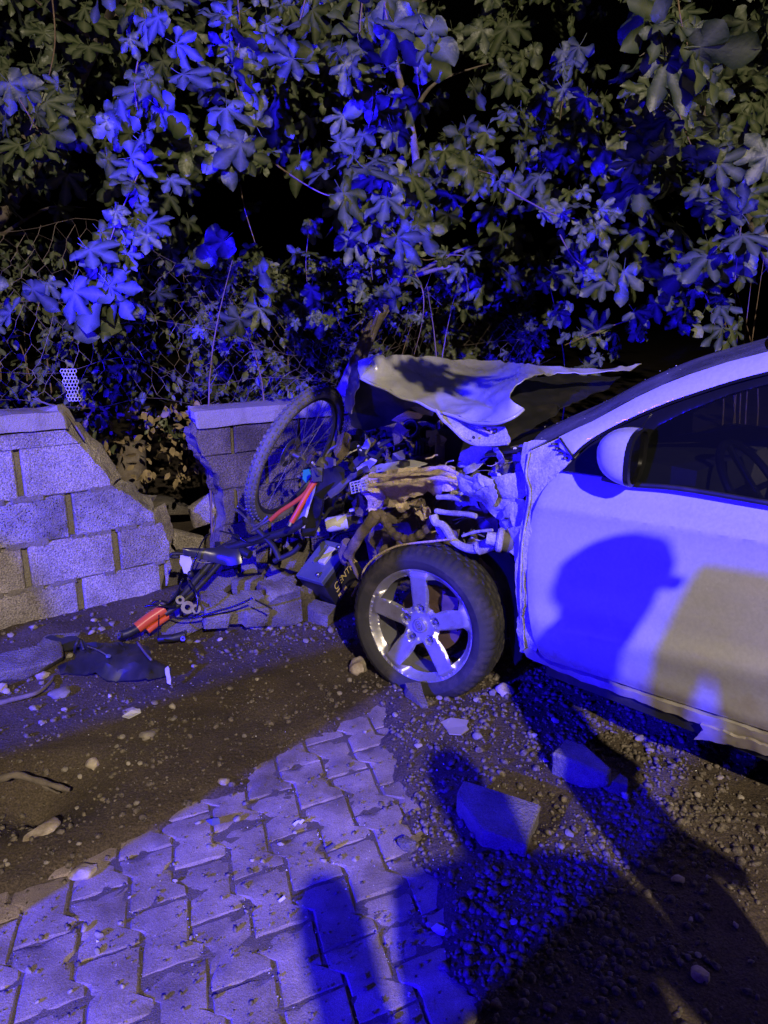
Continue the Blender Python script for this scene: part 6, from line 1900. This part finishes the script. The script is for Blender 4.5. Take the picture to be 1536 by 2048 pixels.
spray([(510, 290, 3.4), (560, 335, 3.35), (640, 385, 3.25), (695, 397, 3.2)], 2, .08, 10, twig=.004)
rosette(720, 310, 3.2, 7, .13, 20); rosette(745, 385, 3.1, 8, .15, 24); rosette(790, 380, 3.2, 5, .13, 20); rosette(735, 440, 3.15, 5, .11, 14)
spray([(745, 430, 3.2), (740, 500, 3.22), (745, 560, 3.25)], 3, .08, 8, twig=.003)
rosette(765, 575, 3.3, 9, .085, 22); rosette(750, 590, 3.25, 5, .07, 18)
spray([(780, 450, 3.4), (815, 500, 3.35), (850, 520, 3.3), (900, 510, 3.25), (960, 515, 3.2)], 16, .07, 30, twig=.003)
spray([(820, 530, 3.3), (845, 580, 3.25), (845, 640, 3.3), (828, 710, 3.4)], 1, .05, 4, twig=.003)
spray([(480, 370, 3.6), (490, 420, 3.55), (510, 485, 3.5)], 0, .05, 4, twig=.003)
spray([(620, 440, 3.9), (612, 520, 3.8), (615, 570, 3.75)], 10, .06, 34, twig=.0025)
rosette(625, 650, 3.3, 5, .05, 10)
spray([(1000, 370, 3.5), (1060, 405, 3.35), (1110, 430, 3.25), (1150, 437, 3.2)], 3, .07, 8, twig=.004)
rosette(1185, 440, 3.2, 8, .085, 16)
spray([(1350, -60, 2.9), (1360, 30, 2.85), (1375, 90, 2.8)], 6, .2, 30)
rosette(1345, 80, 2.85, 6, .19, 20); rosette(1400, 140, 3.0, 6, .12, 26)
spray([(1150, 90, 3.8), (1130, 170, 3.7), (1120, 240, 3.6)], 12, .14, 60)
spray([(900, 300, 3.9), (930, 330, 3.8), (990, 350, 3.7)], 12, .13, 40)
spray([(1280, 330, 3.5), (1290, 260, 3.5), (1330, 220, 3.4)], 8, .16, 30)
spray([(1500, 300, 3.4), (1490, 380, 3.35), (1480, 470, 3.3), (1470, 560, 3.3)], 16, .16, 50)
spray([(1330, 140, 3.5), (1370, 260, 3.4), (1400, 330, 3.4)], 14, .15, 60)
spray([(100, -40, 3.8), (110, 80, 3.7), (90, 180, 3.6), (60, 260, 3.6)], 20, .15, 70)
spray([(40, 200, 3.4), (70, 250, 3.3), (100, 290, 3.3)], 10, .15, 50)
spray([(860, 60, 3.0), (835, 130, 3.0), (840, 195, 3.0)], 3, .16, 10)
rosette(1105, 360, 3.5, 6, .12, 30); rosette(1060, 240, 3.8, 6, .15, 40); rosette(1250, 270, 3.9, 5, .19, 40); rosette(1290, 400, 3.9, 5, .2, 40)
rosette(20, 620, 3.1, 6, .12, 30)
spray([(1120, 470, 3.9), (1150, 520, 3.8), (1190, 540, 3.8)], 12, .12, 50)
spray([(1400, 560, 3.6), (1420, 610, 3.6), (1450, 650, 3.6)], 12, .14, 50)
spray([(1320, 600, 4.0), (1360, 640, 3.9)], 8, .15, 50)
spray([(1260, 640, 4.2), (1200, 660, 4.1), (1130, 690, 4.0)], 16, .12, 60)
# an added branch over the car, unseen above the picture, whose leaves shade the bonnet
OV = Vector((.58, 1.22, 2.16))
TWIGS[2].append(tube(smooth_path([P(1330, -120, 3.5), Vector((.9, 2.3, 2.75)), Vector((.65, 1.7, 2.35)), OV], 6), .006, 6, False))
for k in range(16):
    q = OV + Vector((rl.uniform(-.30, .22), rl.uniform(-.14, .22), rl.uniform(-.02, .24)))
    sz = rl.uniform(.08, .13)
    ITEMS[2].append((leaf_matrix(q, sz, (Vector((.25, -1, .5)) + Vector((rl.gauss(0, .4), 0, rl.gauss(0, .4)))).normalized(), hang(rl, .9)), rl.randrange(len(LEAVES)), 99, 9999, 0))
# the depth of the crowns
def dens(px, py):
    d = 1.0
    for (x, y, rx, ry, k) in ((900, 170, 110, 95, .05), (1180, 70, 150, 110, .12), (560, 410, 130, 90, .12), (110, 420, 130, 60, .12), (420, 420, 70, 60, .1), (1010, 480, 120, 70, .25), (1330, 470, 110, 60, .3), (1430, 60, 60, 60, .2), (700, 520, 90, 60, .2)):
        q = ((px - x) / rx) ** 2 + ((py - y) / ry) ** 2
        if q < 1.3: d *= k + (1 - k) * max(0, min(1, (q - .5) / .8))
    if py > 430: d *= .55
    return d
n_fill = 0
for _ in range(9000):
    px, py = rl.uniform(-420, 1960), rl.uniform(-420, 640)
    inframe = 0 < px < 1536 and py > 0
    dd = dens(px, py) if inframe else .6
    t = rl.uniform(3.7, 6.6)
    cl = noise.noise(Vector((px / 120, py / 110, t * 1.1)))
    if rl.random() > dd * (0.35 + 1.1 * max(-.3, cl)): continue
    p = P(px, py, t)
    if (p - WALL0).dot(WALLN) > -.05 and p.z < 1.7: continue
    put(px, py, t, rl.uniform(.10, .20))
    n_fill += 1
    if n_fill > 3400: break
print('fill', n_fill)
crowns = [
 ('fig tree at the left, blue lit leaf sprays hanging over the broken wall', [(-250, 900, 5.6), (-140, 640, 5.4), (40, 380, 5.0), (180, 120, 4.4), (260, -80, 3.6)]),
 ('fig tree in the middle with the leaning trunk rising behind the bonnet', None),
 ('fig tree at the right, broad olive leaves above the car roof', [(1700, 900, 5.4), (1560, 560, 5.2), (1430, 280, 4.8), (1340, 80, 4.2), (1330, -120, 3.5)]),
]
TRUNK = [(655, 860, 4.75), (682, 800, 4.7), (705, 745, 4.62), (725, 700, 4.55), (745, 655, 4.48), (770, 605, 4.4), (800, 540, 4.3), (830, 440, 4.25), (830, 300, 4.2), (790, 120, 4.1), (740, -80, 3.9)]
for ti, (lab, tp) in enumerate(crowns):
    base_px = tp[0] if tp else TRUNK[0]
    b = P(*base_px); b.z = 0
    tree = thing('fig_tree', lab, 'tree', b)
    path = [b, P(*TRUNK[0])] + [P(*q) for q in TRUNK[1:]] if tp is None else [b] + [P(*q) for q in tp]
    if tp is None: path[0] = b + Vector((-.1, .15, 0))
    pts = smooth_path(path, 6)
    rt = .058 if tp is None else .07
    obj('trunk', tube(pts, rt, 12, True, lambda u: rt * (1.08 - .85 * u) * (1 + .08 * noise.noise(Vector((u * 30, 1, ti))))), M_bark, tree, True)
    rb = random.Random(50 + ti)
    for k in range(14):       # limbs
        a = pts[int(len(pts) * rb.uniform(.35, .95))]
        x0, y0, t0 = to_px(a)
        e1 = P(x0 + rb.uniform(-260, 260), y0 - rb.uniform(-60, 160), max(3.7, t0 + rb.uniform(-.5, .9)))
        mid = (a + e1) / 2 + Vector((rb.uniform(-.15, .15), rb.uniform(-.1, .2), rb.uniform(0, .2)))
        obj('branch', tube(smooth_path([a, mid, e1], 6), .012, 6, False, lambda u: .016 * (1.1 - u)), M_bark, tree, True)
    o = obj('twig', merge(*TWIGS[ti]), M_twig, tree, True); o['kind'] = 'stuff'
    its = ITEMS[ti]
    vis = [q for q in its if -60 < q[3] < 1596 and -60 < q[4] < 1000]
    near = sorted(vis, key=lambda q: q[2])[:280]
    ids = set(id(q) for q in near)
    for M, k, *_ in near:
        lo = bpy.data.objects.new('leaf', LEAF_ME[k])
        _link(lo, tree)
        lo.matrix_basis = M
    rest = [(q[0], q[1]) for q in its if id(q) not in ids]
    mass('foliage', rest, LEAF_ARR, M_leaf, tree, ti)
    print(lab[:20], len(its))

# ---- undergrowth behind the wall and netting
shrubs = [
 ('dense small leaved bush behind the left wall and its gap', (-250, 430, 480, 960), 3.75, 5.4, 2500, (.035, .075)),
 ('blue lit low bush behind the netting in the middle', (380, 900, 520, 800), 4.2, 5.6, 2100, (.035, .08)),
 ('dark shaded bush behind the car bonnet at the right', (880, 1900, 500, 800), 4.6, 6.2, 1700, (.06, .13)),
]
for si, (lab, (x0, x1, y0, y1), t0, t1, n, (s0, s1)) in enumerate(shrubs):
    items = []
    c = P((x0 + x1) / 2, 800, (t0 + t1) / 2); c.z = 0
    sh = thing('shrub', lab, 'shrub', c)
    rr = random.Random(70 + si)
    k = 0
    for _ in range(n * 6):
        px, py, t = rr.uniform(x0, x1), rr.uniform(y0, y1), rr.uniform(t0, t1)
        p = P(px, py, t)
        if (p - WALL0).dot(WALLN) > -.42 or p.z < .03: continue
        if 280 < px < 430 and 870 < py < 1030: continue
        if rr.random() > .45 + 1.2 * noise.noise(Vector((px / 70, py / 60, t * 1.5 + si))): continue
        s = rr.uniform(s0, s1)
        items.append((leaf_matrix(p, s, face_out(rr, .8), hang(rr, .9)), rr.randrange(20)))
        k += 1
        if k >= n: break
    arr = SMALL_ARR if si == 0 else (SMALL_ARR + LEAF_ARR[:3] if si == 1 else LEAF_ARR)
    mass('foliage', items, arr, M_leaf_bush, sh, si + 5)
    for q in range(12):
        px = rr.uniform(x0, x1); t = rr.uniform(t0 + .2, t1)
        a = P(px, 880, t); a.z = 0
        obj('stem', tube(smooth_path([a, P(px + rr.uniform(-30, 30), 760, t), P(px + rr.uniform(-90, 90), y0 + rr.uniform(0, 60), t - .1)], 5), .006, 5, False, lambda u: .008 * (1.15 - u)), M_twig, sh, True)
    print('shrub', k)
# dry leaf litter behind the wall gap
lit = []
rr = random.Random(99)
for _ in range(300):
    px, py = rr.uniform(150, 460), rr.uniform(800, 960)
    p = P(px, py, rr.uniform(4.1, 4.9))
    if (p - WALL0).dot(WALLN) > -.3 : continue
    lit.append((leaf_matrix(p, rr.uniform(.03, .07), face_out(rr, 1), hang(rr, 1)), rr.randrange(9)))
M_dry = mat('dry_leaves', (.33, .25, .13), .8, var=.4, vscale=20)
dl = mass('dry_leaves', lit, SMALL_ARR, M_dry, None, 3)
tag(dl, 'dry curled leaves caught among the stems in the wall gap', None, None, 'stuff')
pst = PZ(270, 1010)
tag(obj('tree_stump', tube([P(262, 985, 4.5), P(262, 935, 4.5), P(264, 880, 4.5)], .09, 14, True, lambda u: .10 - .02 * u), M_bark, None, True), 'stump of an old trunk standing in the dark gap between the walls', 'stump')

# ================================================================== PEOPLE BEHIND THE CAMERA (their shadows fall into the picture)
def person(loc, yaw, h, label, cap=True, arms=.25):
    k = h / 1.75
    J = {'pelvis': (0, 0, .95), 'waist': (0, 0, 1.10), 'chest': (0, .02, 1.32), 'neck': (0, .01, 1.48), 'headb': (0, .03, 1.56), 'head': (0, .05, 1.66), 'top': (0, .03, 1.73)}
    R0 = {'pelvis': (.17, .12), 'waist': (.155, .11), 'chest': (.185, .125), 'neck': (.062, .065), 'headb': (.075, .085), 'head': (.08, .10), 'top': (.055, .07)}
    E = [('pelvis', 'waist'), ('waist', 'chest'), ('chest', 'neck'), ('neck', 'headb'), ('headb', 'head'), ('head', 'top')]
    for s, n in ((-1, 'l'), (1, 'r')):
        J['hip' + n] = (.10 * s, 0, .90); R0['hip' + n] = (.10, .10)
        J['knee' + n] = (.12 * s, .02, .50); R0['knee' + n] = (.068, .068)
        J['ank' + n] = (.13 * s, -.02, .10); R0['ank' + n] = (.05, .05)
        J['toe' + n] = (.15 * s, .14, .04); R0['toe' + n] = (.045, .035)
        J['sho' + n] = (.20 * s, 0, 1.42); R0['sho' + n] = (.075, .075)
        J['elb' + n] = (.27 * s, -.03 + arms * .3, 1.14); R0['elb' + n] = (.05, .05)
        J['wri' + n] = (.24 * s - .06 * s * arms * 3, .05 + arms, .98 + arms * .5); R0['wri' + n] = (.036, .036)
        J['han' + n] = (.22 * s - .06 * s * arms * 3, .09 + arms, .90 + arms * .6); R0['han' + n] = (.04, .03)
        E += [('pelvis', 'hip' + n), ('hip' + n, 'knee' + n), ('knee' + n, 'ank' + n), ('ank' + n, 'toe' + n), ('chest', 'sho' + n), ('sho' + n, 'elb' + n), ('elb' + n, 'wri' + n), ('wri' + n, 'han' + n)]
    names = list(J)
    me = bpy.data.meshes.new('body')
    me.from_pydata([tuple(Vector(J[n]) * k) for n in names], [(names.index(a), names.index(b)) for a, b in E], [])
    t = thing('person', label, 'person', loc)
    M = Matrix.Translation(Vector(loc)) @ Matrix.Rotation(yaw, 4, 'Z')
    o = bpy.data.objects.new('body', me)
    _link(o, t)
    o.matrix_basis = M
    WORLD[o.name] = M
    sk = o.modifiers.new('skin', 'SKIN'); sk.use_smooth_shade = True
    for i, n in enumerate(names):
        me.skin_vertices[0].data[i].radius = (R0[n][0] * k, R0[n][1] * k)
        me.skin_vertices[0].data[i].use_root = n == 'pelvis'
    ss = o.modifiers.new('sub', 'SUBSURF'); ss.levels = 2; ss.render_levels = 2
    me.materials.append(M_cloth)
    def wp(v): return M @ (Vector(v) * k)
    ax = [(M.to_3x3() @ Vector(v)) for v in ((1, 0, 0), (0, 1, 0), (0, 0, 1))]
    def hp(name, vf, m): 
        obj(name, vf, m, t, True)
    hp('nose', place_shape(ICO1, Matrix.Translation(wp((0, .145, 1.63))) @ M.to_3x3().to_4x4() @ Matrix.Diagonal((.014, .020, .022, 1))), M_skin)
    if cap:
        hp('cap', lathe([(.001, .085), (.06, .08), (.092, .05), (.102, .0), (.099, -.03)], 20, mat_from_axes(ax[0], ax[1], ax[2], wp((0, .045, 1.69)))), M_cloth)
    return t
def shadow_spot(lamp_pos, target, height, s=None):
    """where a person of this height stands so that the top of the head shades the target from the lamp"""
    f = (lamp_pos.z - height) / (lamp_pos.z - target.z)
    return lamp_pos + (target - lamp_pos) * f
door_pt = CS(1180, 1105)
p1 = shadow_spot(LAMP_WARM, door_pt, 1.74)
person((p1.x, p1.y, 0), R_(-76), 1.72, 'person in dark clothes and cap standing beside the car, outside the picture', True, .05)
p2 = shadow_spot(LAMP_WARM, PZ(905, 1560), 1.68)
person((p2.x, p2.y, 0), R_(8), 1.74, 'person in dark clothes standing behind the photographer to the right', False, .12)
p3 = shadow_spot(LAMP_WARM, PZ(640, 1800), 1.62)
person((p3.x, p3.y, 0), R_(5), 1.64, 'bareheaded person in dark clothes close behind the photographer', False, .0)
def beside(edge_pt, dist, off):
    """a place at this distance from the blue beacon whose outline edge touches the line to a point; off > 0 lies to the right of it"""
    u = Vector((edge_pt.x - LAMP_BLUE.x, edge_pt.y - LAMP_BLUE.y, 0)).normalized()
    return Vector((LAMP_BLUE.x, LAMP_BLUE.y, 0)) + u * dist + Vector((u.y, -u.x, 0)) * off
q1 = beside(PZ(790, 2000), 4.6, .27)
person(q1, R_(-60), 1.72, 'person in dark clothes standing left behind the photographer', False, .05)
q2 = beside(P(868, 1250, 2.95), 5.0, -.20)
person(q2, R_(40), 1.82, 'tall person in dark clothes and cap standing far left of the photographer', True, .05)
q3 = beside(PV(130, 1150, WALL0, WALLN), 4.0, -.2)  # added figure, placed out of view to shade the lower wall corner
person(q3, R_(30), 1.56, 'short person in dark clothes added at far left near the wall, outside the picture, to shade the wall corner', False, .05)
# added low barrier further left, out of view, to shade the dirt
bd = Vector((.78, .60, 0)).normalized(); bnn = Vector((-.6, .78, 0)).normalized()
be = beside(PZ(740, 1400), 4.35, -.12)
bar = thing('shadow_barrier', 'low plastic barrier added unseen left of the picture to shade the dirt, parallel to the wall', 'barrier', be - bd * .9)
prof_b = [(-.25, 0), (-.25, .12), (-.12, .32), (-.07, 1.13), (.07, 1.13), (.12, .32), (.25, .12), (.25, 0)]
bvs = [be - bd * q + bnn * a + Vector((0, 0, z)) for q in (0, 1.0, 2.0) for a, z in prof_b]
n8 = len(prof_b)
bfs = [(k * n8 + i, k * n8 + (i + 1) % n8, (k + 1) * n8 + (i + 1) % n8, (k + 1) * n8 + i) for k in range(2) for i in range(n8)] + [tuple(range(n8)), tuple(reversed(range(2 * n8, 3 * n8)))]
obj('body', (bvs, bfs), M_orange, bar)
for o_ in (p1, p2, p3, q1, q2, be): print('person', tuple(round(v, 2) for v in o_))
